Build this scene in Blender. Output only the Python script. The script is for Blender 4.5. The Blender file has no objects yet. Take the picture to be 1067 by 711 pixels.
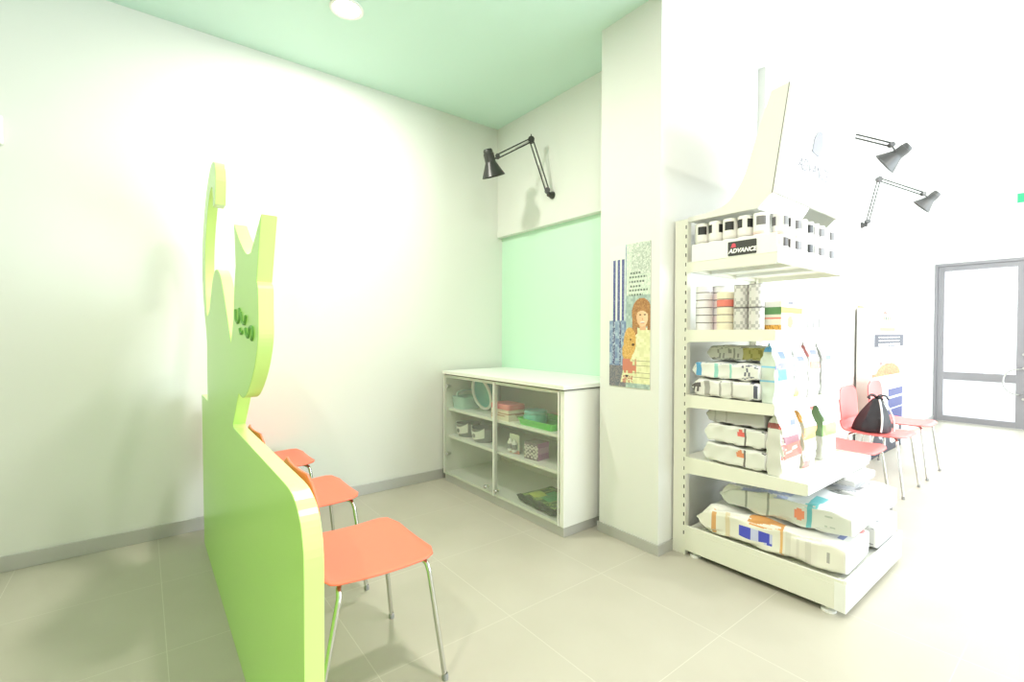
import bpy, bmesh, math, random
from mathutils import Vector, Matrix
sc = bpy.context.scene
COL = sc.collection
PI = math.pi
RND = random.Random(7)

# ------------------------------------------------------------------ materials
def lin(c):
    c = c / 255.0
    return c / 12.92 if c <= 0.04045 else ((c + 0.055) / 1.055) ** 2.4
def rgb(r, g, b): return (lin(r), lin(g), lin(b), 1.0)

def mat(name, col, rough=0.5, metal=0.0, spec=0.5, bump=0.0, bscale=200.0, vary=0.0, vscale=6.0, coat=0.0):
    m = bpy.data.materials.new(name); m.use_nodes = True
    nt = m.node_tree; b = nt.nodes['Principled BSDF']
    b.inputs['Base Color'].default_value = col
    b.inputs['Roughness'].default_value = rough
    b.inputs['Metallic'].default_value = metal
    b.inputs['Specular IOR Level'].default_value = spec
    b.inputs['Coat Weight'].default_value = coat
    tc = nt.nodes.new('ShaderNodeTexCoord')
    if vary:
        n = nt.nodes.new('ShaderNodeTexNoise'); n.inputs['Scale'].default_value = vscale; n.inputs['Detail'].default_value = 4
        nt.links.new(tc.outputs['Object'], n.inputs['Vector'])
        r = nt.nodes.new('ShaderNodeMapRange'); r.inputs['To Min'].default_value = 1 - vary; r.inputs['To Max'].default_value = 1 + vary
        nt.links.new(n.outputs['Fac'], r.inputs['Value'])
        mx = nt.nodes.new('ShaderNodeVectorMath'); mx.operation = 'SCALE'
        mx.inputs[0].default_value = col[:3]
        nt.links.new(r.outputs['Result'], mx.inputs['Scale'])
        nt.links.new(mx.outputs['Vector'], b.inputs['Base Color'])
    if bump:
        n2 = nt.nodes.new('ShaderNodeTexNoise'); n2.inputs['Scale'].default_value = bscale; n2.inputs['Detail'].default_value = 3
        nt.links.new(tc.outputs['Object'], n2.inputs['Vector'])
        bp = nt.nodes.new('ShaderNodeBump'); bp.inputs['Strength'].default_value = bump; bp.inputs['Distance'].default_value = 0.002
        nt.links.new(n2.outputs['Fac'], bp.inputs['Height']); nt.links.new(bp.outputs['Normal'], b.inputs['Normal'])
    return m

def mat_print(name, rough=0.4, spec=0.5, bump=0.0):
    m = mat(name, (1, 1, 1, 1), rough, 0, spec, bump, 60)
    nt = m.node_tree
    a = nt.nodes.new('ShaderNodeVertexColor'); a.layer_name = 'print'
    nt.links.new(a.outputs['Color'], nt.nodes['Principled BSDF'].inputs['Base Color'])
    return m

def mat_glass(name, tint=(0.96, 0.985, 0.97), refl=0.05, haze=0.0):
    m = bpy.data.materials.new(name); m.use_nodes = True
    nt = m.node_tree; nt.nodes.clear()
    o = nt.nodes.new('ShaderNodeOutputMaterial')
    t = nt.nodes.new('ShaderNodeBsdfTransparent'); t.inputs['Color'].default_value = (*tint, 1)
    g = nt.nodes.new('ShaderNodeBsdfGlossy'); g.inputs['Roughness'].default_value = 0.03
    lw = nt.nodes.new('ShaderNodeLayerWeight'); lw.inputs['Blend'].default_value = 0.12
    mx = nt.nodes.new('ShaderNodeMixShader')
    mr = nt.nodes.new('ShaderNodeMapRange'); mr.inputs['To Min'].default_value = refl * .6; mr.inputs['To Max'].default_value = 0.5
    nt.links.new(lw.outputs['Fresnel'], mr.inputs['Value']); nt.links.new(mr.outputs['Result'], mx.inputs['Fac']); nt.links.new(t.outputs[0], mx.inputs[1]); nt.links.new(g.outputs[0], mx.inputs[2])
    last = mx
    if haze:
        d = nt.nodes.new('ShaderNodeBsdfDiffuse'); d.inputs['Color'].default_value = (0.9, 0.93, 0.9, 1)
        m2 = nt.nodes.new('ShaderNodeMixShader'); m2.inputs['Fac'].default_value = haze
        nt.links.new(mx.outputs[0], m2.inputs[1]); nt.links.new(d.outputs[0], m2.inputs[2]); last = m2
    nt.links.new(last.outputs[0], o.inputs['Surface'])
    return m

def mat_emit(name, col, s):
    m = bpy.data.materials.new(name); m.use_nodes = True
    b = m.node_tree.nodes['Principled BSDF']
    b.inputs['Base Color'].default_value = col
    b.inputs['Emission Color'].default_value = col; b.inputs['Emission Strength'].default_value = s
    return m

def mat_floor():
    m = bpy.data.materials.new('grey_beige_porcelain_tiles'); m.use_nodes = True
    nt = m.node_tree; b = nt.nodes['Principled BSDF']
    tc = nt.nodes.new('ShaderNodeTexCoord'); sx = nt.nodes.new('ShaderNodeSeparateXYZ')
    nt.links.new(tc.outputs['Object'], sx.inputs[0])
    def seam(out, size, off, w):
        a = nt.nodes.new('ShaderNodeMath'); a.operation = 'ADD'; a.inputs[1].default_value = off + 50 * size
        nt.links.new(out, a.inputs[0])
        p = nt.nodes.new('ShaderNodeMath'); p.operation = 'PINGPONG'; p.inputs[1].default_value = size / 2
        nt.links.new(a.outputs[0], p.inputs[0])
        l = nt.nodes.new('ShaderNodeMath'); l.operation = 'LESS_THAN'; l.inputs[1].default_value = w
        nt.links.new(p.outputs[0], l.inputs[0]); return l
    s1 = seam(sx.outputs['X'], 0.64, 0.0, 0.0015)
    s2 = seam(sx.outputs['Y'], 0.60, 0.140, 0.0015)
    mxx = nt.nodes.new('ShaderNodeMath'); mxx.operation = 'MAXIMUM'
    nt.links.new(s1.outputs[0], mxx.inputs[0]); nt.links.new(s2.outputs[0], mxx.inputs[1])
    n = nt.nodes.new('ShaderNodeTexNoise'); n.inputs['Scale'].default_value = 3.0; n.inputs['Detail'].default_value = 8
    nt.links.new(tc.outputs['Object'], n.inputs['Vector'])
    cr = nt.nodes.new('ShaderNodeValToRGB')
    cr.color_ramp.elements[0].position = 0.3; cr.color_ramp.elements[0].color = FLOOR_A
    cr.color_ramp.elements[1].position = 0.7; cr.color_ramp.elements[1].color = FLOOR_B
    nt.links.new(n.outputs['Fac'], cr.inputs[0])
    mix = nt.nodes.new('ShaderNodeMix'); mix.data_type = 'RGBA'
    nt.links.new(mxx.outputs[0], mix.inputs['Factor']); nt.links.new(cr.outputs[0], mix.inputs['A'])
    mix.inputs['B'].default_value = FLOOR_J
    nt.links.new(mix.outputs['Result'], b.inputs['Base Color'])
    b.inputs['Roughness'].default_value = 0.42; b.inputs['Specular IOR Level'].default_value = 0.35
    return m

FLOOR_A = (0.445, 0.42, 0.345, 1); FLOOR_B = (0.475, 0.45, 0.375, 1); FLOOR_J = (0.56, 0.54, 0.46, 1)

M = {}
M['white'] = mat('white_wall_paint', (0.755, 0.765, 0.73, 1), 0.6, bump=0.04, bscale=300)
M['ceil_w'] = mat('white_ceiling_paint', (0.86, 0.87, 0.86, 1), 0.7)
M['ceil_g'] = mat('mint_ceiling_paint', (0.62, 0.83, 0.74, 1), 0.6, bump=0.03, bscale=300)
M['mint'] = mat('mint_gloss_panel', (0.57, 0.83, 0.65, 1), 0.28)
M['floor'] = mat_floor()
M['skirt'] = mat('brushed_aluminium_skirting', (0.52, 0.52, 0.50, 1), 0.38, 0.35)
M['lac'] = mat('white_lacquer', (0.82, 0.83, 0.79, 1), 0.35)  # unseen ceiling lights, added as warm fill for the room
M['lac_in'] = mat('white_melamine', (0.84, 0.85, 0.80, 1), 0.45)
M['glass'] = mat_glass('cabinet_glass', (0.985, 0.995, 0.98), haze=0.045)  # haze adds pale diffuse, standing in for room reflections on the doors
M['wglass'] = mat_glass('window_glass', (0.98, 0.99, 0.99))
M['green'] = mat('lime_green_lacquer', (0.41, 0.79, 0.13, 1), 0.3, coat=0.15)
M['green_lit'] = mat('lit_lime_edge_lacquer', (0.60, 0.87, 0.27, 1), 0.28, coat=0.2)  # paler copy of the lime: light on the board edges put into colour
M['green_d'] = mat('dark_green_engraving', (0.16, 0.42, 0.08, 1), 0.5)
M['orange'] = mat('orange_red_plastic', (0.96, 0.185, 0.105, 1), 0.38)
M['chrome'] = mat('chromed_steel', (0.66, 0.66, 0.64, 1), 0.2, 1.0)
M['steel'] = mat('satin_steel', (0.6, 0.6, 0.58, 1), 0.35, 1.0)
M['rubber'] = mat('grey_rubber', (0.28, 0.28, 0.27, 1), 0.7)
M['blackm'] = mat('black_lamp_enamel', (0.035, 0.036, 0.032, 1), 0.35)
M['glarem'] = mat('glare_greyed_lamp_enamel', (0.085, 0.085, 0.085, 1), 0.4)  # black enamel of the two far lamps, lightened by painted-in glare
M['red'] = mat('red_plastic', (0.86, 0.15, 0.14, 1), 0.38)
M['bulb'] = mat('frosted_bulb', (0.9, 0.9, 0.88, 1), 0.3)
M['shelf'] = mat('cream_powder_coated_steel', (0.79, 0.79, 0.69, 1), 0.42)
M['shelf_w'] = mat('white_powder_coated_steel', (0.83, 0.84, 0.81, 1), 0.42)
M['wing'] = mat('off_white_header_board', (0.70, 0.70, 0.655, 1), 0.5)
M['slot'] = mat('dark_slot_recess', (0.06, 0.06, 0.05, 1), 0.8)
M['alu'] = mat('grey_aluminium', (0.26, 0.25, 0.265, 1), 0.4, 0.3)
M['film'] = mat_print('printed_bag_film', 0.34, 0.5, 0.15)
M['card'] = mat_print('printed_card', 0.5)
M['tin'] = mat_print('printed_tin', 0.3)
M['paper'] = mat_print('printed_poster_paper', 0.45)
M['white_p'] = mat('white_plastic', (0.82, 0.83, 0.8, 1), 0.35)
M['teal_p'] = mat('pale_teal_plastic', (0.22, 0.52, 0.50, 1), 0.35)
M['lteal_p'] = mat('light_blue_basket_plastic', (0.42, 0.64, 0.60, 1), 0.4)
M['grey_p'] = mat('grey_plastic', (0.28, 0.28, 0.29, 1), 0.45)
M['pink_p'] = mat('pink_plastic', (0.80, 0.25, 0.27, 1), 0.35)
M['lime_p'] = mat('bright_green_plastic', (0.14, 0.62, 0.10, 1), 0.3)
M['tealc'] = mat('clear_turquoise_plastic', (0.16, 0.55, 0.45, 1), 0.15)
M['black_n'] = mat('black_nylon', (0.025, 0.025, 0.03, 1), 0.55, bump=0.3, bscale=90)
M['white_s'] = mat('white_piping', (0.8, 0.8, 0.8, 1), 0.5)
M['black_tag'] = mat('dark_charcoal_card', (0.05, 0.05, 0.05, 1), 0.45)
M['ink_w'] = mat('white_ink', (0.9, 0.9, 0.9, 1), 0.5)
M['ink_r'] = mat('red_ink', (0.75, 0.08, 0.12, 1), 0.5)
M['ink_g'] = mat('pale_grey_ink', (0.22, 0.22, 0.25, 1), 0.5)
M['pave'] = mat('pale_pavement', (0.85, 0.85, 0.84, 1), 0.8, vary=0.04)
M['down'] = mat_emit('downlight_diffuser', (1.0, 0.97, 0.88, 1), 14.0)
M['dark_seam'] = mat('dark_joint', (0.12, 0.12, 0.1, 1), 0.7)

# ------------------------------------------------------------------ helpers
def tag(o, label=None, cat=None, group=None, kind=None):
    if label: o['label'] = label
    if cat: o['category'] = cat
    if group: o['group'] = group
    if kind: o['kind'] = kind
    return o

def obj(name, bm, m, parent=None, smooth=None, bevel=0.0):
    me = bpy.data.meshes.new(name)
    bm.normal_update(); bm.to_mesh(me); bm.free()
    o = bpy.data.objects.new(name, me); COL.objects.link(o)
    for x in (m if isinstance(m, (list, tuple)) else [m]): me.materials.append(x)
    if parent: o.parent = parent
    if smooth is not None:
        me.polygons.foreach_set('use_smooth', [True] * len(me.polygons))
        try: me.set_sharp_from_angle(angle=math.radians(smooth))
        except Exception: pass
    if bevel:
        md = o.modifiers.new('bevel', 'BEVEL'); md.width = bevel; md.segments = 2
        md.limit_method = 'ANGLE'; md.angle_limit = math.radians(40)
    return o

def empty(name, loc, label, cat, group=None, rz=0.0):
    o = bpy.data.objects.new(name, None); COL.objects.link(o)
    o.location = loc; o.rotation_euler = (0, 0, rz); o.empty_display_size = 0.05
    return tag(o, label, cat, group)

def copy_tree(o, parent=None):
    c = o.copy(); COL.objects.link(c)
    if parent: c.parent = parent
    for ch in list(o.children): copy_tree(ch, c)
    return c

def BM(): return bmesh.new()

def box(bm, x0, x1, y0, y1, z0, z1, mi=0):
    vs = [bm.verts.new((x, y, z)) for x in (x0, x1) for y in (y0, y1) for z in (z0, z1)]
    for f in ((0, 1, 3, 2), (4, 6, 7, 5), (0, 4, 5, 1), (2, 3, 7, 6), (0, 2, 6, 4), (1, 5, 7, 3)):
        bm.faces.new([vs[i] for i in f]).material_index = mi
    return bm

def boxb(*a): return box(BM(), *a)

def frame_of(d):
    d = d.normalized()
    u = Vector((0, 0, 1)) if abs(d.z) < 0.9 else Vector((1, 0, 0))
    a = d.cross(u).normalized(); b = d.cross(a).normalized()
    return a, b

def tube(bm, pts, r, n=10, mi=0, caps=True):
    pts = [Vector(p) for p in pts]
    rr = r if isinstance(r, (list, tuple)) else [r] * len(pts)
    rings = []; a = None
    for i, p in enumerate(pts):
        if i == 0: d = pts[1] - p
        elif i == len(pts) - 1: d = p - pts[-2]
        else: d = (pts[i + 1] - p).normalized() + (p - pts[i - 1]).normalized()
        d = d.normalized()
        if a is None: a, b = frame_of(d)
        else:
            a = (a - d * a.dot(d)).normalized(); b = d.cross(a)
        rings.append([bm.verts.new(p + (a * math.cos(2 * PI * k / n) + b * math.sin(2 * PI * k / n)) * rr[i]) for k in range(n)])
    for i in range(len(rings) - 1):
        for k in range(n):
            f = bm.faces.new((rings[i][k], rings[i][(k + 1) % n], rings[i + 1][(k + 1) % n], rings[i + 1][k])); f.material_index = mi
    if caps:
        bm.faces.new(rings[0][::-1]).material_index = mi; bm.faces.new(rings[-1]).material_index = mi
    return bm

def smooth_path(pts, n=6):
    P = [Vector(p) for p in pts]; out = []
    for i in range(len(P) - 1):
        p0 = P[max(i - 1, 0)]; p1 = P[i]; p2 = P[i + 1]; p3 = P[min(i + 2, len(P) - 1)]
        for k in range(n):
            t = k / n
            out.append(0.5 * ((2 * p1) + (p2 - p0) * t + (2 * p0 - 5 * p1 + 4 * p2 - p3) * t * t + (3 * p1 - p0 - 3 * p2 + p3) * t ** 3))
    out.append(P[-1]); return out

def lathe(bm, prof, n=20, o=(0, 0, 0), axis=(0, 0, 1), mi=0):
    """prof: list of (radius, height) along axis"""
    d = Vector(axis).normalized(); a, b = frame_of(d); o = Vector(o); rings = []
    for r, h in prof:
        if r < 1e-6: rings.append([bm.verts.new(o + d * h)])
        else: rings.append([bm.verts.new(o + d * h + (a * math.cos(2 * PI * k / n) + b * math.sin(2 * PI * k / n)) * r) for k in range(n)])
    for i in range(len(rings) - 1):
        A, B = rings[i], rings[i + 1]
        for k in range(n):
            k2 = (k + 1) % n
            if len(A) == 1 and len(B) == 1: continue
            if len(A) == 1: f = bm.faces.new((A[0], B[k2], B[k]))
            elif len(B) == 1: f = bm.faces.new((A[k], A[k2], B[0]))
            else: f = bm.faces.new((A[k], A[k2], B[k2], B[k]))
            f.material_index = mi
    return bm

def prism(bm, poly, fn, h0, h1, mi=0, mi_side=None):
    """poly 2-D list -> extruded; fn(u, v, h) -> xyz"""
    A = [bm.verts.new(fn(u, v, h0)) for u, v in poly]; B = [bm.verts.new(fn(u, v, h1)) for u, v in poly]
    n = len(poly)
    bm.faces.new(A).material_index = mi; bm.faces.new(B[::-1]).material_index = mi
    for i in range(n):
        bm.faces.new((A[i], B[i], B[(i + 1) % n], A[(i + 1) % n])).material_index = mi if mi_side is None else mi_side
    bmesh.ops.recalc_face_normals(bm, faces=bm.faces[:])
    return bm

def rrect(x0, x1, y0, y1, r, n=5):
    out = []
    for cx, cy, a0 in ((x1 - r, y1 - r, 0), (x0 + r, y1 - r, 90), (x0 + r, y0 + r, 180), (x1 - r, y0 + r, 270)):
        for k in range(n + 1):
            a = math.radians(a0 + 90 * k / n); out.append((cx + r * math.cos(a), cy + r * math.sin(a)))
    return out

def paint(me, fn):
    """face colours of a printed surface: fn(centre, normal) -> sRGB 0-255"""
    ca = me.color_attributes.new('print', 'FLOAT_COLOR', 'CORNER')
    buf = [0.0] * (4 * len(me.loops))
    for p in me.polygons:
        c = fn(p.center, p.normal); L = (lin(c[0]), lin(c[1]), lin(c[2]), 1.0)
        for li in p.loop_indices: buf[4 * li:4 * li + 4] = L
    ca.data.foreach_set('color', buf)

def struct(name, bm, m, bevel=0, parent=None):
    o = obj(name, bm, m, parent, bevel=bevel)
    if not parent: o['kind'] = 'structure'
    return o

# ------------------------------------------------------------------ the room
XR, YD, YF = 6.2, 6.35, -5.2          # right wall, door wall, wall behind the camera
CG, CW = 3.125, 3.09                  # mint ceiling, white ceiling
XC = 1.95                             # wall beyond the pillar
struct('floor', boxb(-0.2, XR + 0.2, YF - 0.2, YD + 0.2, -0.1, 0.0), M['floor'])
struct('ceiling', boxb(-0.2, 1.985, YF - 0.2, 0.25, CG, CG + 0.1), M['ceil_g'])
bm = boxb(1.985, XR + 0.2, YF - 0.2, 0.5, CW, CW + 0.135); box(bm, 1.75, XR + 0.2, 0.5, YD + 0.2, CW, CW + 0.135)
struct('ceiling.001', bm, M['ceil_w'])
struct('wall_left', boxb(-0.2, 0.0, YF, 0.25, 0, 3.2), M['white'])
bm = BM(); box(bm, -0.02, 1.64, 0.0, 0.2, 2.13, 3.2); box(bm, -0.02, 1.64, 0.0, 0.2, 0, 0.9)
struct('wall_back', bm, M['white'])
struct('wall_niche', boxb(0.0, 1.62, 0.055, 0.075, 0.9, 2.13), M['mint'])
struct('wall_pillar', boxb(1.555, 1.985, -0.34, 0.80, 0, 3.2), M['white'])
struct('wall_corridor', boxb(1.75, XC, 0.80, YD + 0.2, 0, 3.2), M['white'])
struct('trim_1', boxb(1.93, 2.035, 0.80, 0.88, 0, CW), M['white'])
bm = BM(); box(bm, XC, XR, YD, YD + 0.15, 2.24, 3.2); box(bm, 3.80, XR, YD, YD + 0.15, 0, 2.24)
struct('wall_door', bm, M['white'])
struct('wall_front', boxb(-0.2, XR + 0.2, YF - 0.15, YF, 0, 3.2), M['white'])
bm = BM()
WY0, WY1, WZ0, WZ1 = 0.0, 6.0, 0.12, 2.85
box(bm, XR, XR + 0.15, YF, WY0, 0, 3.2); box(bm, XR, XR + 0.15, WY1, YD + 0.2, 0, 3.2)
box(bm, XR, XR + 0.15, WY0, WY1, 0, WZ0); box(bm, XR, XR + 0.15, WY0, WY1, WZ1, 3.2)
struct('wall_right', bm, M['white'])
# shop windows in the right wall
for i in range(3):
    y0 = WY0 + i * 2.0; y1 = y0 + 2.0
    w = obj('window_%d' % (i + 1), boxb(XR + 0.07, XR + 0.078, y0 + 0.05, y1 - 0.05, WZ0 + 0.05, WZ1 - 0.05), M['wglass']); w['kind'] = 'structure'
    bm = BM()
    box(bm, XR + 0.04, XR + 0.11, y0, y0 + 0.05, WZ0, WZ1); box(bm, XR + 0.04, XR + 0.11, y1 - 0.05, y1, WZ0, WZ1)
    box(bm, XR + 0.04, XR + 0.11, y0 + .05, y1 - .05, WZ0, WZ0 + 0.05); box(bm, XR + 0.04, XR + 0.11, y0 + .05, y1 - .05, WZ1 - 0.05, WZ1)
    obj('window_frame', bm, M['alu'], w)
# skirting
struct('baseboard_left', boxb(0.0, 0.012, YF, 0.0, 0, 0.082), M['skirt'], 0.002)
bm = BM(); box(bm, 1.545, 1.995, -0.35, -0.34, 0, 0.06); box(bm, 1.985, 1.995, -0.34, 0.80, 0, 0.06)
struct('baseboard_pillar', bm, M['skirt'])
struct('baseboard_corridor', boxb(XC, XC + 0.01, 0.88, YD, 0, 0.07), M['skirt'])
struct('pavement', boxb(-3, 14, -6, 20, -0.14, -0.1), M['pave'])

# entrance door (double leaf, dark aluminium, glazed)
dr = empty('door_1', (XC, YD, 0), None, None); dr['kind'] = 'structure'
def dbox(name, m, *boxes, parent=dr, bevel=0.003):
    bm = BM()
    for b in boxes: box(bm, b[0] - XC, b[1] - XC, b[2] - YD, b[3] - YD, b[4], b[5])
    return obj(name, bm, m, parent, bevel=bevel)
dbox('door_frame', M['alu'], (XC, XC + .03, YD, YD + .1, 0, 2.24), (3.77, 3.80, YD, YD + .1, 0, 2.24), (XC + .03, 3.77, YD, YD + .1, 2.2, 2.24))
for lx0, lx1 in ((XC + .03, 2.865), (2.875, 3.77)):
    lf = dbox('door_leaf', M['alu'], (lx0, lx0 + .075, YD + .02, YD + .07, .01, 2.2), (lx1 - .10, lx1, YD + .02, YD + .07, .01, 2.2),
              (lx0 + .075, lx1 - .10, YD + .02, YD + .07, 2.13, 2.2), (lx0 + .075, lx1 - .10, YD + .02, YD + .07, .60, .71),
              (lx0 + .075, lx1 - .10, YD + .02, YD + .07, .01, .09))
    dbox('glass', M['wglass'], (lx0 + .075, lx1 - .10, YD + .04, YD + .048, .71, 2.13), (lx0 + .075, lx1 - .10, YD + .04, YD + .048, .09, .60), parent=lf, bevel=0)
    s = 1 if lx0 < 2.5 else -1
    hx = lx1 - .05 if s > 0 else lx0 + .04
    bm = BM()
    tube(bm, [(hx - XC, .02, .46), (hx - XC - s * .02, -.04, .46)] + [(hx - XC - s * (.02 + .14 * math.sin(PI * k / 12)), -.05, .625 - .165 * math.cos(PI * k / 12)) for k in range(13)] + [(hx - XC - s * .02, -.04, .79), (hx - XC, .02, .79)], .009, 8)
    obj('pull_handle', bm, M['steel'], lf, smooth=40)
    bm = BM()
    for z in (.40, .80, .98): lathe(bm, [(0, -.012), (.016, -.012), (.016, .0)], 12, (hx + s * .02 - XC, .02, z), (0, 1, 0))
    obj('lock_cylinder', bm, M['steel'], lf)

# ------------------------------------------------------------------ green cat partition
Yp0, Yp1 = -2.325, -2.28
def spl(pts, n=5):
    """pts (x, z, sharp) -> smoothed closed outline"""
    N = len(pts); out = []
    for i in range(N):
        p1 = pts[i]; p2 = pts[(i + 1) % N]; p0 = pts[i - 1]; p3 = pts[(i + 2) % N]
        v = [Vector((p[0], p[1])) for p in (p0, p1, p2, p3)]
        if p1[2]: v[0] = v[1]
        if p2[2]: v[3] = v[2]
        if p1[2] and p2[2]: out.append(v[1]); continue
        for k in range(n):
            t = k / n
            out.append(0.5 * ((2 * v[1]) + (v[2] - v[0]) * t + (2 * v[0] - 5 * v[1] + 4 * v[2] - v[3]) * t * t + (3 * v[1] - v[0] - 3 * v[2] + v[3]) * t ** 3))
    return [(p.x, p.y) for p in out]
cat_outline = spl([
    (0.23, 0.0, 1), (0.16, 0.872, 1), (0.484, 0.872, 1), (0.478, 1.05, 0), (0.474, 1.20, 0),
    # tail: up, over and hanging tip
    (0.385, 1.33, 0), (0.30, 1.46, 0), (0.265, 1.60, 0), (0.29, 1.75, 0), (0.37, 1.88, 0), (0.51, 2.0, 0), (0.68, 2.075, 0), (0.80, 2.085, 0), (0.885, 2.05, 0), (0.91, 1.97, 0),
    (0.885, 1.862, 1), (0.80, 1.862, 1), (0.80, 1.94, 0), (0.745, 1.975, 0), (0.655, 1.955, 0), (0.565, 1.89, 0), (0.485, 1.80, 0), (0.43, 1.70, 0), (0.41, 1.58, 0), (0.432, 1.45, 0), (0.485, 1.335, 1),
    # rump and back
    (0.596, 1.365, 0), (0.70, 1.46, 0), (0.80, 1.53, 0), (0.90, 1.548, 0), (1.02, 1.52, 0), (1.12, 1.455, 0), (1.24, 1.335, 0), (1.36, 1.205, 1),
    # head with two ears
    (1.425, 1.30, 0), (1.455, 1.41, 0), (1.497, 1.50, 1), (1.464, 1.662, 1), (1.60, 1.575, 0), (1.72, 1.518, 0), (1.81, 1.508, 1), (1.985, 1.600, 1), (1.905, 1.405, 1), (1.925, 1.385, 0),
    (1.93, 1.30, 0), (1.925, 1.23, 0), (1.89, 1.17, 0), (1.825, 1.105, 0), (1.72, 1.04, 0), (1.63, 1.015, 0), (1.545, 1.023, 1),
    # neck down to the top of the low wall
    (1.395, 0.884, 1), (1.42, 0.872, 1), (2.20, 0.868, 1), (2.32, 0.862, 0), (2.395, 0.825, 0), (2.428, 0.755, 0), (2.432, 0.66, 1), (2.432, 0.0, 1)])
prt = empty('partition', (1.3, -2.3, 0), 'lime green partition with a cat outline, beside the orange chairs', 'partition')
bm = prism(BM(), cat_outline, lambda u, v, h: (u - 1.3, h + 2.3, v), Yp0, Yp1, 0, 1)
obj('board', bm, [M['green'], M['green_lit']], prt, bevel=0.002)
# engraved cat face
bm = BM()
def groove(pts, r=0.006): tube(bm, smooth_path([(x - 1.3, Yp0 + 2.3 - 0.001, z) for x, z in pts], 5), r, 6)
groove([(1.505, 1.335), (1.515, 1.295), (1.56, 1.285), (1.60, 1.31), (1.59, 1.335)])
groove([(1.625, 1.32), (1.65, 1.285), (1.70, 1.28), (1.725, 1.305)])
groove([(1.715, 1.262), (1.745, 1.235), (1.78, 1.24), (1.80, 1.265), (1.845, 1.262), (1.85, 1.24), (1.83, 1.225)])
groove([(1.60, 1.262), (1.62, 1.245), (1.655, 1.25)])
obj('engraved_face', bm, M['green_d'], prt, smooth=60)

# ------------------------------------------------------------------ chairs
def shell(rows, m, name, parent, th=0.009):
    """rows: list of rows of points -> curved sheet with thickness"""
    bm = BM(); V = [[bm.verts.new(p) for p in r] for r in rows]
    for i in range(len(V) - 1):
        for k in range(len(V[0]) - 1): bm.faces.new((V[i][k], V[i][k + 1], V[i + 1][k + 1], V[i + 1][k]))
    o = obj(name, bm, m, parent, smooth=60)
    s = o.modifiers.new('thickness', 'SOLIDIFY'); s.thickness = th; s.offset = -1
    b = o.modifiers.new('bevel', 'BEVEL'); b.width = 0.003; b.segments = 2; b.limit_method = 'ANGLE'; b.angle_limit = math.radians(50)
    return o
def make_chair(label, group):
    """chair faces +Y, origin on the floor under the seat centre"""
    t = empty('chair', (0, 0, 0), label, 'chair', group)
    NU = 16
    def half(s):                 # half width along the profile (0 front .. 1 top of back)
        return None
    prof = []                    # (y, z, halfwidth)
    D0, D1 = 0.222, -0.145        # seat front and rear
    K = 14
    for k in range(K + 1):
        f = k / K; y = D0 + (D1 - D0) * f
        z = 0.452 - 0.010 * math.sin(PI * f) - 0.012 * max(0, 1 - f / 0.10) ** 2
        w = 0.224 - 0.006 * f
        if f < 0.2: w = 0.222 - 0.085 * (1 - math.sqrt(max(0, 1 - (1 - f / 0.2) ** 2)))
        prof.append((y, z, w))
    seatrows = list(prof)
    bend = [(-0.168, 0.457, 0.213), (-0.186, 0.471, 0.207), (-0.197, 0.496, 0.202), (-0.203, 0.53, 0.200)]
    seatrows += bend
    back = [(-0.203, 0.53, 0.200)]
    for k in range(1, 11):
        f = k / 10; z = 0.53 + 0.272 * f; y = -0.203 - 0.024 * f
        w = 0.200 + 0.014 * math.sin(PI * min(f * 1.0, 1) * 0.6)
        if f > 0.6: w -= 0.085 * (1 - math.sqrt(max(0, 1 - ((f - 0.6) / 0.4) ** 2)))
        back.append((y, z, w))
    def rows(P, dish, by):
        R = []
        for y, z, w in P:
            r = []
            for k in range(NU + 1):
                u = -1 + 2 * k / NU
                r.append((u * w, y + by * u * u, z + dish * u * u))
            R.append(r)
        return R
    shell(rows(seatrows, 0.004, 0.0), M['orange'], 'seat', t)
    shell(rows(back, 0.0, 0.012), M['orange'], 'backrest', t)
    for sx in (-1, 1):
        for sy in (1, -1):
            yt = 0.165 if sy > 0 else -0.125; foot = (sx * 0.232, 0.228 if sy > 0 else -0.225, 0.008)
            top = (sx * 0.195, 0.175 if sy > 0 else -0.135, 0.418)
            bm = BM()
            tube(bm, smooth_path([(sx * 0.09, yt * 0.8, 0.434), (sx * 0.15, yt * 0.95, 0.434), (sx * 0.186, top[1] * 0.99, 0.428), (sx * 0.200, top[1] * 1.02, 0.404), (sx * 0.206, (top[1] * 1.02) * 0.85 + foot[1] * 0.15, 0.35), foot], 5), 0.009, 10)
            lg = obj('leg', bm, M['chrome'], t, smooth=50)
            bm = BM(); lathe(bm, [(0, 0), (0.011, 0), (0.012, 0.012), (0.0095, 0.024)], 10, (foot[0], foot[1], 0))
            obj('foot_cap', bm, M['rubber'], lg, smooth=40)
    bm = BM()
    for sy in (1, -1): tube(bm, [(-0.10, 0.13 * sy, 0.433), (0.10, 0.13 * sy, 0.433)], 0.008, 8)
    box(bm, -0.09, 0.09, -0.12, 0.12, 0.430, 0.438)
    obj('seat_bracket', bm, M['chrome'], t)
    return t
ch = make_chair('orange plastic chair nearest the viewer, beside the rounded end of the green partition', 'orange chairs along the green partition')
ch.location = (1.845, -1.985, 0)
for x, lb in ((1.092, 'middle orange plastic chair of the row behind the green partition'), (0.338, 'orange plastic chair closest to the left wall, behind the cat head')):
    c = copy_tree(ch); c.location = (x, -1.985, 0); c['label'] = lb
RED = {}
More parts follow.
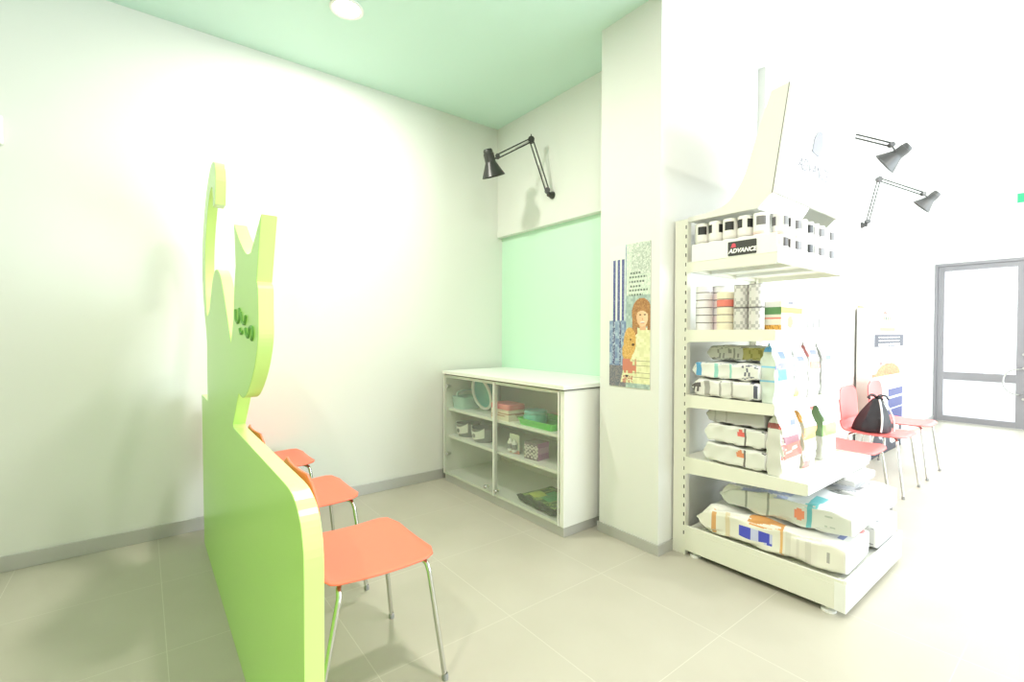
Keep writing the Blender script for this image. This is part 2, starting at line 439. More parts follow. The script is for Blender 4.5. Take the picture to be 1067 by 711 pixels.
for y, lb in ((1.33, 'red chair right behind the shelving unit, nearest of the far three'), (2.12, 'red chair with a black bag on its seat'), (2.86, 'red chair in front of the display board, nearest the glass door')):
    c = copy_tree(ch); c.location = (2.36, y, 0); c.rotation_euler = (0, 0, -PI / 2); c['label'] = lb; c['group'] = 'far chairs along the corridor wall'
    for p_ in c.children:
        if p_.name.split('.')[0] in ('seat', 'backrest'): p_.data = RED.setdefault(p_.data.name, p_.data.copy()); p_.data.materials.clear(); p_.data.materials.append(M['red'])

# ------------------------------------------------------------------ glass fronted cabinet
CX0, CX1, CY0, CY1 = 0.065, 1.50, -0.60, 0.05
cab = empty('cabinet', (CX0, CY0, 0), 'low white cabinet with two glass doors standing under the mint green panel', 'cabinet')
def cb(name, m, boxes, parent=cab, bevel=0.0015):
    bm = BM()
    for b in boxes: box(bm, b[0] - CX0, b[1] - CX0, b[2] - CY0, b[3] - CY0, b[4], b[5])
    return obj(name, bm, m, parent, bevel=bevel)
CYB = -0.01
cb('carcass', M['lac'], [(CX0, CX0 + .022, CY0, CYB, .06, .895), (CX1 - .036, CX1, CY0, CYB, .06, .895), (CX0 + .022, CX1 - .036, CY0, CYB, .06, .08),
                         (CX0 + .022, CX1 - .036, CY0, CYB, .875, .895), (CX0 + .022, CX1 - .036, CYB - .012, CYB, .08, .875), (.777, .793, CY0 + .001, CY0 + .02, .08, .875)])
cb('plinth', M['skirt'], [(CX0 + .01, CX1 - .004, CY0 + .004, CYB, 0, .06)])
SH1, SH2 = .615, .385
for z in (SH1, SH2): cb('shelf', M['lac_in'], [(CX0 + .022, CX1 - .036, CY0 + .03, CYB - .012, z - .022, z)])
for xa, xb, hs in ((CX0 + .004, .782, -1), (.788, CX1 - .038, 1)):
    d = cb('door', M['glass'], [(xa, xb, CY0 - .008, CY0 - .002, .064, .892)], bevel=0)
    d['label'] = 'clear glass door'
    for xe in (xa, xb - .008): cb('edge_strip', M['lac'], [(xe, xe + .008, CY0 - .010, CY0 - .001, .064, .892)], parent=d)
    kx = xb - .075 if hs < 0 else xa + .045
    bm = BM(); lathe(bm, [(0, .03), (.012, .028), (.015, .018), (.010, .012), (.007, 0), (.012, -.004), (.012, -.006), (0, -.006)], 14, (kx - CX0, -.008, .115), (0, -1, 0))
    obj('knob', bm, M['chrome'], d, smooth=40)
    hx = xa + .05 if hs < 0 else xb - .05
    for z in ((.235, .80) if hs < 0 else ()):
        bm = BM(); lathe(bm, [(0, 0.004), (.016, 0.004), (.017, 0), (.017, -.012), (0, -.012)], 14, (hx - CX0, -.008, z), (0, -1, 0))
        box(bm, hx - CX0 - .03, hx - CX0 + .012, 0, .03, z - .008, z + .008)
        obj('hinge', bm, M['steel'], d)
bm = boxb(CX0, 1.515 + .0, -.62, .054, .905, .93); box(bm, CX0 + .006, 1.50, -.60, .0, .895, .905, 1)
tag(obj('worktop', bm, [M['lac'], M['dark_seam']], None, bevel=.001), 'white worktop lying across the low glass-fronted cabinet', 'worktop')

# contents of the cabinet
def single(name, bm, m, label, cat, group=None, smooth=None, bevel=0):
    return tag(obj(name, bm, m, None, smooth, bevel), label, cat, group)
# light blue basket
def tray_prof(bm, x0, x1, y0, y1, z0, z1, wall, r, taper=0.9, n=4):
    cx, cy = (x0 + x1) / 2, (y0 + y1) / 2
    def ring(k, ins, z):
        return [bm.verts.new((cx + (x - cx) * k * (1 - ins / (x1 - x0) * 2), cy + (y - cy) * k * (1 - ins / (y1 - y0) * 2), z)) for x, y in rrect(x0, x1, y0, y1, r, n)]
    R = [ring(taper, 0, z0), ring(1, 0, z1 - .01), ring(1.03, 0, z1 - .008), ring(1.03, 0, z1), ring(1, wall, z1), ring(taper, wall, z0 + wall)]
    for i in range(len(R) - 1):
        N = len(R[i])
        for k in range(N): bm.faces.new((R[i][k], R[i][(k + 1) % N], R[i + 1][(k + 1) % N], R[i + 1][k]))
    bm.faces.new(R[0][::-1]); bm.faces.new(R[-1]); return bm
bk = empty('basket', (.175, -.45, SH1), 'light blue plastic basket with a handle, left on the top shelf of the cabinet', 'basket')
bm = tray_prof(BM(), -.083, .083, -.10, .10, 0, .10, .006, .03); obj('tub', bm, M['lteal_p'], bk, smooth=35)
bm = BM(); tube(bm, smooth_path([(0, -.09, .102), (0, -.085, .135), (0, -.03, .15), (0, .03, .15), (0, .085, .135), (0, .09, .102)], 4), .008, 8); obj('handle', bm, M['lteal_p'], bk, smooth=50)
# white rimmed teal oval litter tray standing on edge
ot = empty('pet_bath', (.385, -.44, SH1), 'teal oval tray with a white rim leaning upright on the top shelf', 'tray')
def oval_pts(ax, az, n=36, off=0): return [(ax * math.cos(2 * PI * k / n) * (1 - .10 * math.sin(2 * PI * k / n)), az * math.sin(2 * PI * k / n)) for k in range(n)]
tilt = Matrix.Translation((0, 0, .142)) @ Matrix.Rotation(math.radians(14), 4, 'X')
bm = BM()
rings = []
for s, dy in ((1.0, 0), (.97, .02), (.86, .07), (.7, .085)):
    rings.append([bm.verts.new(tilt @ Vector((x * s, dy, z * s))) for x, z in oval_pts(.118, .128)])
for i in range(3):
    for k in range(36): bm.faces.new((rings[i][k], rings[i][(k + 1) % 36], rings[i + 1][(k + 1) % 36], rings[i + 1][k]))
bm.faces.new(rings[-1])
o = obj('bowl', bm, M['teal_p'], ot, smooth=50); s = o.modifiers.new('thickness', 'SOLIDIFY'); s.thickness = .004
bm = BM(); P = [tilt @ Vector((x * 1.03, 0, z * 1.03)) for x, z in oval_pts(.118, .128)]
tube(bm, P + [P[0]], .012, 8); obj('rim', bm, M['white_p'], ot, smooth=60)
# two grey baskets with white cut-out fronts on the middle shelf
def grey_bowl(x, y, label):
    b = empty('pet_bowl', (x, y, SH2), label, 'bowl', 'grey bowls on the middle shelf')
    bm = BM(); lathe(bm, [(0, 0), (.078, 0), (.088, .02), (.10, .10), (.104, .108), (.097, .108), (.085, .03), (0, .02)], 24); obj('bowl', bm, M['grey_p'], b, smooth=40)
    bm = BM(); n = 20; V = []
    for k in range(n + 1):
        a = math.radians(215 + 110 * k / n); f = abs(k / n - .5) * 2
        lo = .022 + .02 * f; hi = .085 + .035 * f ** 2
        r0 = .089 + .012 * (lo / .1); r1 = .089 + .014 * (hi / .1)
        V.append((bm.verts.new((r0 * math.cos(a), r0 * math.sin(a), lo)), bm.verts.new((r1 * math.cos(a), r1 * math.sin(a), hi)),
                  bm.verts.new(((r0 + .004) * math.cos(a), (r0 + .004) * math.sin(a), lo)), bm.verts.new(((r1 + .004) * math.cos(a), (r1 + .004) * math.sin(a), hi))))
    for k in range(n):
        A, B = V[k], V[k + 1]
        for i, j in ((2, 3), (3, 1), (1, 0), (0, 2)): bm.faces.new((A[i], B[i], B[j], A[j]))
    bm.faces.new((V[0][0], V[0][1], V[0][3], V[0][2])); bm.faces.new((V[-1][2], V[-1][3], V[-1][1], V[-1][0]))
    obj('front_panel', bm, M['white_p'], b, smooth=40)
    bm = BM(); a = math.radians(270); lathe(bm, [(0, .006), (.016, .004), (.018, 0)], 14, (0, -.100, .055), (0, -1, 0)); obj('nose_spot', bm, M['grey_p'], b)
    return b
grey_bowl(.205, -.45, 'grey bowl with a white front, further left of the pair on the middle shelf')
grey_bowl(.455, -.46, 'grey bowl with a white front, beside the door edge on the middle shelf')
# pink lidded tub
pt = empty('storage_box', (.80, -.49, SH1), 'clear storage box with a pink lid on the upper right shelf', 'box')
def speck(c, n):
    k = math.sin(c.x * 311 + c.z * 507) * math.sin(c.y * 411 + c.z * 207)
    return (236, 226, 206) if k < .35 else (190, 140, 120)
bm = BM(); box(bm, -.105, .105, -.075, .075, 0, .078); bmesh.ops.subdivide_edges(bm, edges=bm.edges[:], cuts=9, use_grid_fill=True)
o = obj('tub', bm, M['card'], pt, bevel=0); paint(o.data, speck)
bm = prism(BM(), rrect(-.111, .111, -.081, .081, .02), lambda u, v, h: (u, v, h), .078, .118); obj('lid', bm, M['pink_p'], pt, bevel=.008)
# turquoise jar on green tray
gt = single('tray', tray_prof(BM(), 0.985, 1.345, -.555, -.27, SH1, SH1 + .045, .006, .03, .93), M['lime_p'], 'bright green tray at the right end of the upper cabinet shelf', 'tray', smooth=35)
jr = empty('jar', (1.075, -.46, SH1 + .006), 'turquoise round jar standing in the green tray', 'jar')
bm = BM(); lathe(bm, [(0, 0), (.07, 0), (.082, .012), (.084, .055), (.075, .068), (0, .068)], 24); obj('body', bm, M['tealc'], jr, smooth=40)
bm = BM(); lathe(bm, [(.078, .068), (.080, .072), (.080, .086), (.072, .094), (0, .096)], 24); obj('lid', bm, M['teal_p'], jr, smooth=40)
# small items on the middle right shelf
tb = empty('twin_pack', (.90, -.52, SH2), 'white card pack with two small bottles on the middle right shelf', 'pack')
bm = BM(); box(bm, -.055, .055, .012, .016, 0, .135); bmesh.ops.subdivide_edges(bm, edges=[e for e in bm.edges], cuts=11, use_grid_fill=True)
o = obj('backing_card', bm, M['card'], tb); paint(o.data, lambda c, n: (225, 160, 150) if c.z < .025 else (226, 232, 214))
for sx in (-.026, .026):
    bm = BM(); lathe(bm, [(0, .015), (.018, .015), (.019, .02), (.019, .08), (.008, .095), (.008, .105), (0, .106)], 14, (sx, -.008, 0)); bt = obj('bottle', bm, M['white_p'], tb, smooth=40)
    bm = BM(); lathe(bm, [(.0195, .035), (.0195, .07)], 14, (sx, -.008, 0)); obj('bottle_label', bm, M['grey_p'], bt, smooth=40)
bm = BM(); box(bm, -.062, .062, -.058, .058, 0, .115); bmesh.ops.subdivide_edges(bm, edges=bm.edges[:], cuts=13, use_grid_fill=True)
o = tag(obj('box', bm, M['card']), 'small box with grey front and lilac pink side on the middle right shelf', 'box')
o.location = (1.10, -.47, SH2); o.rotation_euler = (0, 0, math.radians(8))
def pbox(c, n):
    if n.x > .5: return (196, 140, 190) if abs(c.z - .06) > .02 else (215, 170, 205)
    if n.z > .5: return (170, 160, 160)
    k = math.sin(c.x * 190) * math.sin(c.z * 230 + 1)
    if c.z > .098 or c.z < .012: return (120, 105, 115)
    return (110, 100, 110) if k > .25 else (205, 200, 196)
paint(o.data, pbox)
# ------------------------------------------------------------------ bags and boxes
def bag(name, W, D, H, art, label, group, loc, lay=None, rz=0.0, seed=0, top=.72, seam=True, bulge=.06, m='film', wr=.004, res=1.0):
    """flat-bottomed gusset bag. local: front faces +X, width along Y, height along Z. art(side, a, b) -> sRGB;
    side F/B/L(-Y)/R(+Y)/T/U; a across -1..1, b up 0..1. lay: None standing, '+' lying with its top towards +X, '-' towards -X"""
    rn = random.Random(seed); bm = BM(); nr, nc = int(34 * res), int(44 * res); rings = []
    ph = [rn.uniform(0, 6.28) for _ in range(8)]
    for i in range(nr + 1):
        t = i / nr
        hw = W / 2 * (1 + bulge * .5 * math.sin(PI * min(t / top, 1)))
        if t < top: dd = D / 2 * (1 + bulge * math.sin(PI * t / top)) * (0.9 + .1 * min(1, t / .08))
        else:
            q = (t - top) / (1 - top); dd = D / 2 * (1 - q) ** 1.0 + .004 * q
            if q > .75: dd = max(.004, dd * .5)
        ring = []
        for k in range(nc):
            a = 2 * PI * k / nc; ex = 0.32
            cx = math.copysign(abs(math.cos(a)) ** ex, math.cos(a)); cy = math.copysign(abs(math.sin(a)) ** ex, math.sin(a))
            w = wr * (math.sin(5 * a + 9 * t + ph[0]) * math.sin(11 * t + ph[1]) + .7 * math.sin(3 * a - 17 * t + ph[2]) + .5 * math.sin(9 * a + ph[3] + 23 * t)) * min(1, t * 6) * (1 if t < .97 else .5)
            g = 0
            if abs(cy) > .95 and seam: g = -.010 * (1 - abs(cx)) * min(1, t * 4)      # gusset fold line
            ring.append(bm.verts.new((cx * max(dd + w, .003), cy * (hw + w * .7 + g), H * t + (w * .5 if t > .9 else 0))))
        rings.append(ring)
    for i in range(nr):
        for k in range(nc): bm.faces.new((rings[i][k], rings[i][(k + 1) % nc], rings[i + 1][(k + 1) % nc], rings[i + 1][k]))
    bm.faces.new(rings[0][::-1]); bm.faces.new(rings[-1])
    me = bpy.data.meshes.new(name); bm.normal_update(); bm.to_mesh(me); bm.free()
    def fn(c, n):
        b = c.z / H; ax = c.x / (D / 2); ay = c.y / (W / 2)
        if b < .002: return art('U', 1, 0)
        if abs(n.y) > .72: return art('L' if n.y < 0 else 'R', ax, b)
        return art('F' if n.x > 0 else 'B', ay, b)
    paint(me, fn)
    me.polygons.foreach_set('use_smooth', [True] * len(me.polygons))
    if lay:
        if lay == '+': R = Matrix(((0, 0, 1, 0), (0, 1, 0, 0), (-1, 0, 0, 0), (0, 0, 0, 1)))
        else: R = Matrix(((0, 0, -1, 0), (0, 1, 0, 0), (1, 0, 0, 0), (0, 0, 0, 1)))
        me.transform(R)
        if R.to_3x3().determinant() < 0: me.flip_normals()
        zmin = min(v.co.z for v in me.vertices); xs = [v.co.x for v in me.vertices]
        me.transform(Matrix.Translation((-(min(xs) + max(xs)) / 2, 0, -zmin)))
    o = bpy.data.objects.new(name, me); COL.objects.link(o); me.materials.append(M[m])
    o.location = loc; o.rotation_euler = (0, 0, rz)
    return tag(o, label, 'pet food bag', group)

def nz(a, b, s=1.0): return math.sin(a * 37 * s + b * 91) * math.sin(a * 17 + b * 53 * s + 2)
def circ(a, b, ca, cb, ra, rb): return ((a - ca) / ra) ** 2 + ((b - cb) / rb) ** 2 < 1

# --------- shelving unit (gondola)
GY0, GY1 = -.209, .655
gd = empty('shelving_unit', (2.03, GY0, 0), 'cream steel shelving unit with four shelves and tilted header, against the pillar', 'shelving unit')
gx, gy = 2.03, GY0
def g(name, m, boxes, parent=gd, bevel=.0015):
    bm = BM()
    for b in boxes: box(bm, b[0] - gx, b[1] - gx, b[2] - gy, b[3] - gy, b[4], b[5])
    return obj(name, bm, m, parent, bevel=bevel)
for y0, y1 in ((GY0, GY0 + .035), (GY1 - .035, GY1)):
    bm = BM(); xs = [1.995, 2.0595, 2.0665, 2.072]; zs = [0.0]
    for k in range(34): zs += [.115 + k * .052, .135 + k * .052]
    zs.append(1.885)
    V = [[bm.verts.new((x - gx, y0 - gy, z)) for x in xs] for z in zs]
    for j in range(len(zs) - 1):
        for i in range(3): bm.faces.new((V[j][i], V[j][i + 1], V[j + 1][i + 1], V[j + 1][i])).material_index = 1 if (i == 1 and j % 2 == 1) else 0
    fs = bm.faces[:]; r_ = bmesh.ops.extrude_face_region(bm, geom=fs, use_keep_orig=True)
    for v in [e for e in r_['geom'] if isinstance(e, bmesh.types.BMVert)]: v.co.y = y1 - gy
    bmesh.ops.recalc_face_normals(bm, faces=bm.faces[:])
    up = obj('upright', bm, [M['shelf'], M['slot']], gd)
g('back_panel', M['shelf_w'], [(2.012, 2.03, GY0 + .035, GY1 - .035, .12, .86), (2.012, 2.03, GY0 + .035, GY1 - .035, .863, 1.87)])
bs = g('base_deck', M['shelf'], [(2.072, 2.835, GY0, GY1, .135, .150), (2.072, 2.835, GY0, GY0 + .012, .150, .168), (2.072, 2.80, GY0, GY0 + .02, .028, .135), (2.072, 2.80, GY1 - .02, GY1, .028, .135)])
g('kick_plate', M['shelf_w'], [(2.80, 2.845, GY0 - .002, GY1 + .002, .028, .155)])
g('price_rail', M['shelf_w'], [(2.835, 2.848, GY0, GY1, .155, .172)])
for x in (2.12, 2.77):
    for y in (GY0 + .03, GY1 - .03):
        bm = BM(); lathe(bm, [(0, 0), (.03, 0), (.03, .010), (.012, .014), (.010, .03), (0, .03)], 14, (x - gx, y - gy, 0)); obj('levelling_foot', bm, M['white_p'], gd, smooth=40)
SHV = [(.55, .615, .085), (.90, .465, .065), (1.262, .465, .062), (1.637, .470, .05)]     # top, depth, bracket height at the upright
for zt, dp, bh in SHV:
    x1 = 2.072 + dp
    s = g('shelf', M['shelf'], [(2.04, x1, GY0 + .004, GY1 - .004, zt - .022, zt), (x1 - .022, x1, GY0 + .004, GY1 - .004, zt - .042, zt - .022), (2.04, 2.06, GY0 + .004, GY1 - .004, zt - .04, zt - .022)])
    if zt > 1.6:
        for ys in (.26, .55): g('stiffener', M['shelf_w'], [(2.07, x1 - .03, GY0 + ys, GY0 + ys + .04, zt - .04, zt - .022)], parent=s)
    for y0, y1 in ((GY0 - .002, GY0 + .004), (GY1 - .004, GY1 + .002)):
        bm = prism(BM(), [(2.066, zt - bh - .012), (2.09, zt - bh), (x1 - .004, zt - .05), (x1, zt - .045), (x1, zt + .006), (2.066, zt + .006)], lambda u, v, h: (u - gx, h - gy, v), y0, y1)
        obj('bracket', bm, M['shelf'], s)
    ra = g('price_rail', M['shelf_w'], [(x1, x1 + .006, GY0, GY1, zt - .045, zt + .004)], parent=s)
er = g('end_riser', M['shelf_w'], [(2.10, 2.545, GY0 - .004, GY0, 1.640, 1.735)])
g('front_riser', M['shelf_w'], [(2.545, 2.549, GY0 - .004, GY1, 1.640, 1.675)])
tg = empty('shelf_tag', (2.378, GY0 - .0045, 1.683), 'dark shelf-end tag reading ADVANCE below a small red mark, on the top shelf', 'tag')
bm = prism(BM(), rrect(-.072, .072, -.036, .036, .005), lambda u, v, h: (u, h, v), -.002, 0); obj('plate', bm, M['black_tag'], tg)
def text(body, size, m, parent, loc, rot, name='lettering', extr=.0004, shear=0.0, offset=0.0):
    cu = bpy.data.curves.new(name, 'FONT'); cu.body = body; cu.size = size; cu.align_x = 'CENTER'; cu.align_y = 'CENTER'; cu.extrude = extr; cu.shear = shear; cu.offset = offset
    o = bpy.data.objects.new(name, cu); COL.objects.link(o)
    dg = bpy.context.evaluated_depsgraph_get(); me = bpy.data.meshes.new_from_object(o.evaluated_get(dg)); me.name = name
    bpy.data.objects.remove(o); bpy.data.curves.remove(cu)
    q = bpy.data.objects.new(name, me); COL.objects.link(q); me.materials.clear(); me.materials.append(m); q.parent = parent; q.location = loc; q.rotation_euler = rot
    return q
text('ADVANCE', .030, M['ink_w'], tg, (.002, -.0028, -.013), (PI / 2, 0, 0), shear=.25, offset=.0012)
bm = BM(); lathe(bm, [(0, .001), (.011, .001), (.011, 0)], 16, (-.042, -.002, .016), (0, -1, 0)); box(bm, -.056, -.03, -.0029, -.002, .006, .011); obj('red_mark', bm, M['ink_r'], tg)

# header: curved side wings and a tilted front panel
prof = spl([(2.072, 1.868, 1), (2.075, 1.892, 1), (2.19, 1.897, 0), (2.28, 1.915, 0), (2.335, 1.965, 0), (2.385, 2.05, 0), (2.44, 2.22, 0), (2.508, 2.418, 1), (2.588, 2.428, 1), (2.516, 1.93, 1), (2.45, 1.868, 1)])
for y0, y1 in ((GY0, GY0 + .012), (GY1 - .012, GY1)):
    bm = prism(BM(), prof, lambda u, v, h: (u - gx, h - gy, v), y0, y1); obj('header_wing', bm, M['wing'], gd)
bm = prism(BM(), [(2.075, 1.87), (2.44, 1.87), (2.44, 1.876), (2.075, 1.876)], lambda u, v, h: (u - gx, h - gy, v), GY0 + .012, GY1 - .012); obj('header_floor', bm, M['shelf_w'], gd)
bm = prism(BM(), [(2.594, 2.43), (2.608, 2.43), (2.536, 1.925), (2.522, 1.925)], lambda u, v, h: (u - gx, h - gy, v), GY0 - .004, GY1 + .004); hp = obj('header_panel', bm, M['shelf_w'], gd)
bm = prism(BM(), [(2.587, 2.428), (2.5945, 2.43), (2.5225, 1.925), (2.515, 1.93)], lambda u, v, h: (u - gx, h - gy, v), GY0 + .001, GY1 - .001); obj('header_gap_shade', bm, M['dark_seam'], hp)  # dark strip painted in for the shaded gap behind the panel
hd = Vector((2.608 - 2.536, 0, 2.43 - 1.925)).normalized(); tl = math.atan2(hd.x, hd.z)
hc = Vector((2.573 - gx, .17 - gy, 2.178))
rot = Matrix.Rotation(tl, 4, 'Y') @ Matrix.Rotation(PI / 2, 4, 'Z') @ Matrix.Rotation(PI / 2, 4, 'X')
q = text('ADVANCE', .085, M['ink_g'], hp, (0, 0, 0), (0, 0, 0), shear=.2); q.matrix_local = Matrix.Translation(hc + Vector((-.010, 0, -.075))) @ rot
bm = BM(); prism(bm, [(-.06, -.05), (.03, -.06), (.065, .0), (.03, .065), (-.02, .06), (-.055, .02)], lambda u, v, h: (u, v, h), -.0004, .0006)
q = obj('header_mark', bm, M['ink_g'], hp); q.matrix_local = Matrix.Translation(hc + Vector((.0095, 0, .055))) @ rot

# --------- top shelf: two layers of small cans
def can_mesh(r, h, fn, n=20):
    bm = BM(); lathe(bm, [(0, .003), (r * .9, .002), (r * .94, 0), (r, .003), (r, h * .14), (r, h * .28), (r, h * .42), (r, h * .56), (r, h * .70), (r, h * .84), (r, h - .004), (r * .97, h), (r * .9, h - .001), (r * .88, h - .004), (0, h - .004)], n)
    me = bpy.data.meshes.new('can'); bm.normal_update(); bm.to_mesh(me); bm.free(); paint(me, fn)
    me.polygons.foreach_set('use_smooth', [True] * len(me.polygons))
    try: me.set_sharp_from_angle(angle=math.radians(40))
    except Exception: pass
    me.materials.append(M['tin']); return me
def place(name, me, loc, label, cat, group, rz=0.0):
    o = bpy.data.objects.new(name, me); COL.objects.link(o); o.location = loc; o.rotation_euler = (0, 0, rz)
    return tag(o, label, cat, group)
def can_art(dark, accent, lo=.45, hi=.85):
    def fn(c, n, H=.105):
        b = c.z / H; a = math.atan2(c.y, c.x)
        if abs(n.z) > .6: return (205, 205, 200)
        if lo < b < hi: return dark if math.sin(a * 3) > -.35 else (235, 233, 228)
        if b < .16: return accent
        return (238, 236, 230)
    return fn
cmesh = [can_mesh(.037, .105, can_art((48, 48, 48), (235, 230, 225))), can_mesh(.037, .105, can_art((70, 62, 60), (226, 110, 100), .4, .8)), can_mesh(.037, .105, can_art((120, 118, 118), (240, 215, 205)))]
z0 = 1.638
pos = [(2.13 + .079 * k, GY0 + .052) for k in range(5)] + [(2.503, GY0 + .131 + .079 * k) for k in range(9)]
for lay in range(2):
    for k, (x, y) in enumerate(pos):
        i = 0 if k < 4 and lay else (1 if (k < 7 and not lay) else 2 if k % 3 else 0)
        if lay: lb = 'small dark-labelled can in the upper layer on the top shelf'
        else: lb = 'small dark-labelled can in the lower layer on the top shelf'
        place('can', cmesh[i], (x, y, z0 + .106 * lay), lb, 'can', 'small cans on the top shelf, ' + ('upper layer' if lay else 'lower layer'), rz=.5 + k)
# --------- second shelf: stacked flat tins, tall tins, a carton and a row of jars
def tin_art(rim, side):
    def fn(c, n):
        if abs(n.z) > .6: return (215, 213, 210)
        b = c.z / .041
        if b < .18: return rim
        return side
    return fn
t_white = can_mesh(.044, .041, tin_art((58, 52, 66), (232, 230, 234)), 24)
t_pink = can_mesh(.044, .041, tin_art((120, 90, 120), (238, 222, 224)), 24)
t_red = can_mesh(.044, .041, tin_art((110, 70, 70), (226, 126, 112)), 24)
t_cream = can_mesh(.044, .041, tin_art((150, 130, 110), (232, 224, 200)), 24)
ZS2 = 1.262
for k in range(6): place('tin', t_white, (2.140, GY0 + .062, ZS2 + .0412 * k), 'flat white tin in the stack touching the upright', 'tin', 'flat tins in the stack by the upright')
for k in range(6): place('tin', t_pink if k not in (2, 5) else t_white, (2.188 if False else 2.205, GY0 + .125, ZS2 + .0412 * k), 'flat pinkish tin in the stack set behind the white tins', 'tin', 'flat pinkish tins in the second stack')
for k in range(5): place('tin', t_red if k == 3 else t_cream, (2.262, GY0 + .062, ZS2 + .0412 * k), ('flat coral red tin near the top of the cream stack' if k == 3 else 'flat cream tin in the third stack from the upright'), 'tin', None if k == 3 else 'flat cream tins in the third stack')
def tall_art(c, n):
    if abs(n.z) > .6: return (205, 205, 203)
    b = c.z / .118; a = math.atan2(c.y, c.x)
    if b < .08 or b > .93: return (120, 118, 118)
    return (176, 174, 172) if math.sin(a * 9) * math.sin(b * 26) > .1 else (212, 210, 206)
t_tall = can_mesh(.037, .118, tall_art, 20)
for l in range(2):
    for k, x in enumerate((2.348, 2.425)):
        place('tall_can', t_tall, (x, GY0 + .058, ZS2 + .119 * l), 'grey printed tall can, %s of its pair beside the cream tins' % ('upper' if l else 'lower') if k == 0 else 'grey printed tall can, %s of its pair at the shelf corner' % ('upper' if l else 'lower'), 'can', 'tall grey cans on the second shelf')
bm = BM(); box(bm, -.05, .05, -.125, .125, 0, .15); bmesh.ops.subdivide_edges(bm, edges=bm.edges[:], cuts=19, use_grid_fill=True)
o = tag(obj('carton', bm, M['card']), 'carton with green, coral and orange stripes on the second shelf', 'carton'); o.location = (2.47, GY0 + .24, ZS2)
def carton(c, n):
    b = c.z / .15
    if n.z > .5: return (232, 232, 226)
    if n.y < -.5:
        if .56 < b < .78: return (98, 146, 92)
        if .38 < b < .46: return (226, 132, 110)
        if b < .2: return (224, 170, 80) if nz(c.x * 9, b) > -.2 else (180, 130, 60)
        return (228, 226, 210) if b < .56 else (226, 226, 220)
    if .60 < b < .82: return (246, 180, 84)
    if b < .55 and circ(c.y, b, -.02, .3, .03, .22): return (168, 178, 110)
    if .9 < b and abs(c.y + .02) < .03: return (120, 120, 130)
    return (240, 236, 224)
paint(o.data, carton)
def jar_art(c, n):
    if abs(n.z) > .6: return (232, 232, 230)
    b = c.z / .125; a = math.atan2(c.y, c.x)
    if .15 < b < .55 and math.sin(a * 5) > .82: return (120, 120, 122)
    if b > .86: return (214, 214, 216)
    return (240, 239, 236)
t_jar = can_mesh(.034, .125, jar_art, 18)
for k in range(4): place('jar', t_jar, (2.49, GY0 + .425 + .078 * k, ZS2), 'white jar with dark tick marks in the row behind the striped carton', 'jar', 'white jars on the second shelf')

# --------- third shelf: lying bags and standing bags
def art_lie_band(s, a, b):
    if s == 'U': return (236, 234, 230)
    if s in 'LR':
        if .72 < b < .78 or .52 < b < .55 or .36 < b < .39: return (168, 166, 164)
        if b > .86 and abs(a) < .5: return (96, 92, 96) if nz(a, b) > .1 else (220, 218, 216)
        return (226, 225, 222)
    if b < .12: return (88, 86, 104)
    return (230, 229, 226)
def art_lie_blue(s, a, b):
    if s in 'LR':
        if .84 < b < .95: return (92, 160, 206)
        if .60 < b < .64 or .38 < b < .42: return (150, 206, 198)
        if b < .25 and nz(a * .6, b * .8) > .25: return (110, 112, 130)
        return (228, 229, 226)
    return (232, 233, 232) if nz(a, b) < .5 else (150, 160, 190)
def art_lie_olive(s, a, b):
    if s in 'LR':
        if .10 < b < .40 and abs(a) < .8: return (182, 176, 112) if nz(a * .5, b) < .3 else (150, 146, 84)
        if nz(a, b * .7) > .35: return (150, 150, 146)
        return (205, 205, 198)
    if s == 'U': return (206, 204, 200)
    return (214, 213, 208)
def art_end_dark(base):
    def f(s, a, b):
        if s == 'U' or b < .05: return (90, 92, 110) if abs(a) < .7 else (230, 230, 228)
        return base(s, a, b)
    return f
G3 = 'food bags lying on the third shelf'
Z3 = .901
bag('food_bag', .26, .092, .36, art_end_dark(art_lie_band), 'white food bag with grey bands, lowest of the third-shelf stack', G3, (2.275, -.068, Z3), '-', 0, 1, bulge=.02, top=.93)
bag('food_bag', .25, .082, .36, art_lie_blue, 'white food bag with a blue end band, middle of the third-shelf stack', G3, (2.275, -.068, Z3 + .102), '-', 0, 2, bulge=.02, top=.93)
bag('food_bag', .24, .08, .33, art_lie_olive, 'grey food bag with an olive patch, topmost of the third-shelf stack', G3, (2.29, .02, Z3 + .192), '-', .08, 3, bulge=.02, top=.93)
def art_blue(s, a, b):
    if s == 'L':
        if b > .86: return (96, 168, 222)
        if .58 < b < .63 or .35 < b < .39: return (130, 196, 226)
        return (206, 216, 206)
    if s == 'F':
        if b > .74 and circ(a, b, -.1, .80, .35, .07): return (110, 130, 190)
        if .56 < b < .68 and nz(a * .4, b) > -.2: return (150, 150, 214)
        if .38 < b < .60 and a < .0 and a > -.75: return (84, 196, 214)
        if .38 < b < .60 and a > .1 and a < .7: return (150, 216, 226)
        if circ(a, b, -.3, .14, .35, .06): return (178, 186, 176)
        return (236, 240, 240)
    return (226, 230, 228)
def art_plain(s, a, b):
    if s == 'F':
        if circ(a, b, .0, .76, .6, .05): return (120, 130, 186)
        if .05 < b < .24 and a < -.35: return (204, 212, 120)
        if nz(a, b) > .6: return (200, 200, 200)
        return (240, 240, 238)
    if s == 'L': return (176, 176, 176) if nz(a * .7, b) > .2 else (212, 212, 210)
    return (228, 228, 226)
def art_coral(s, a, b):
    if s == 'F':
        if .50 < b < .66 and a > -.8: return (230, 140, 120)
        if circ(a, b, 0, .8, .5, .05): return (120, 126, 180)
        return (240, 238, 236)
    if s == 'L': return (226, 150, 150) if b > .74 else (200, 198, 196)
    return (230, 228, 226)
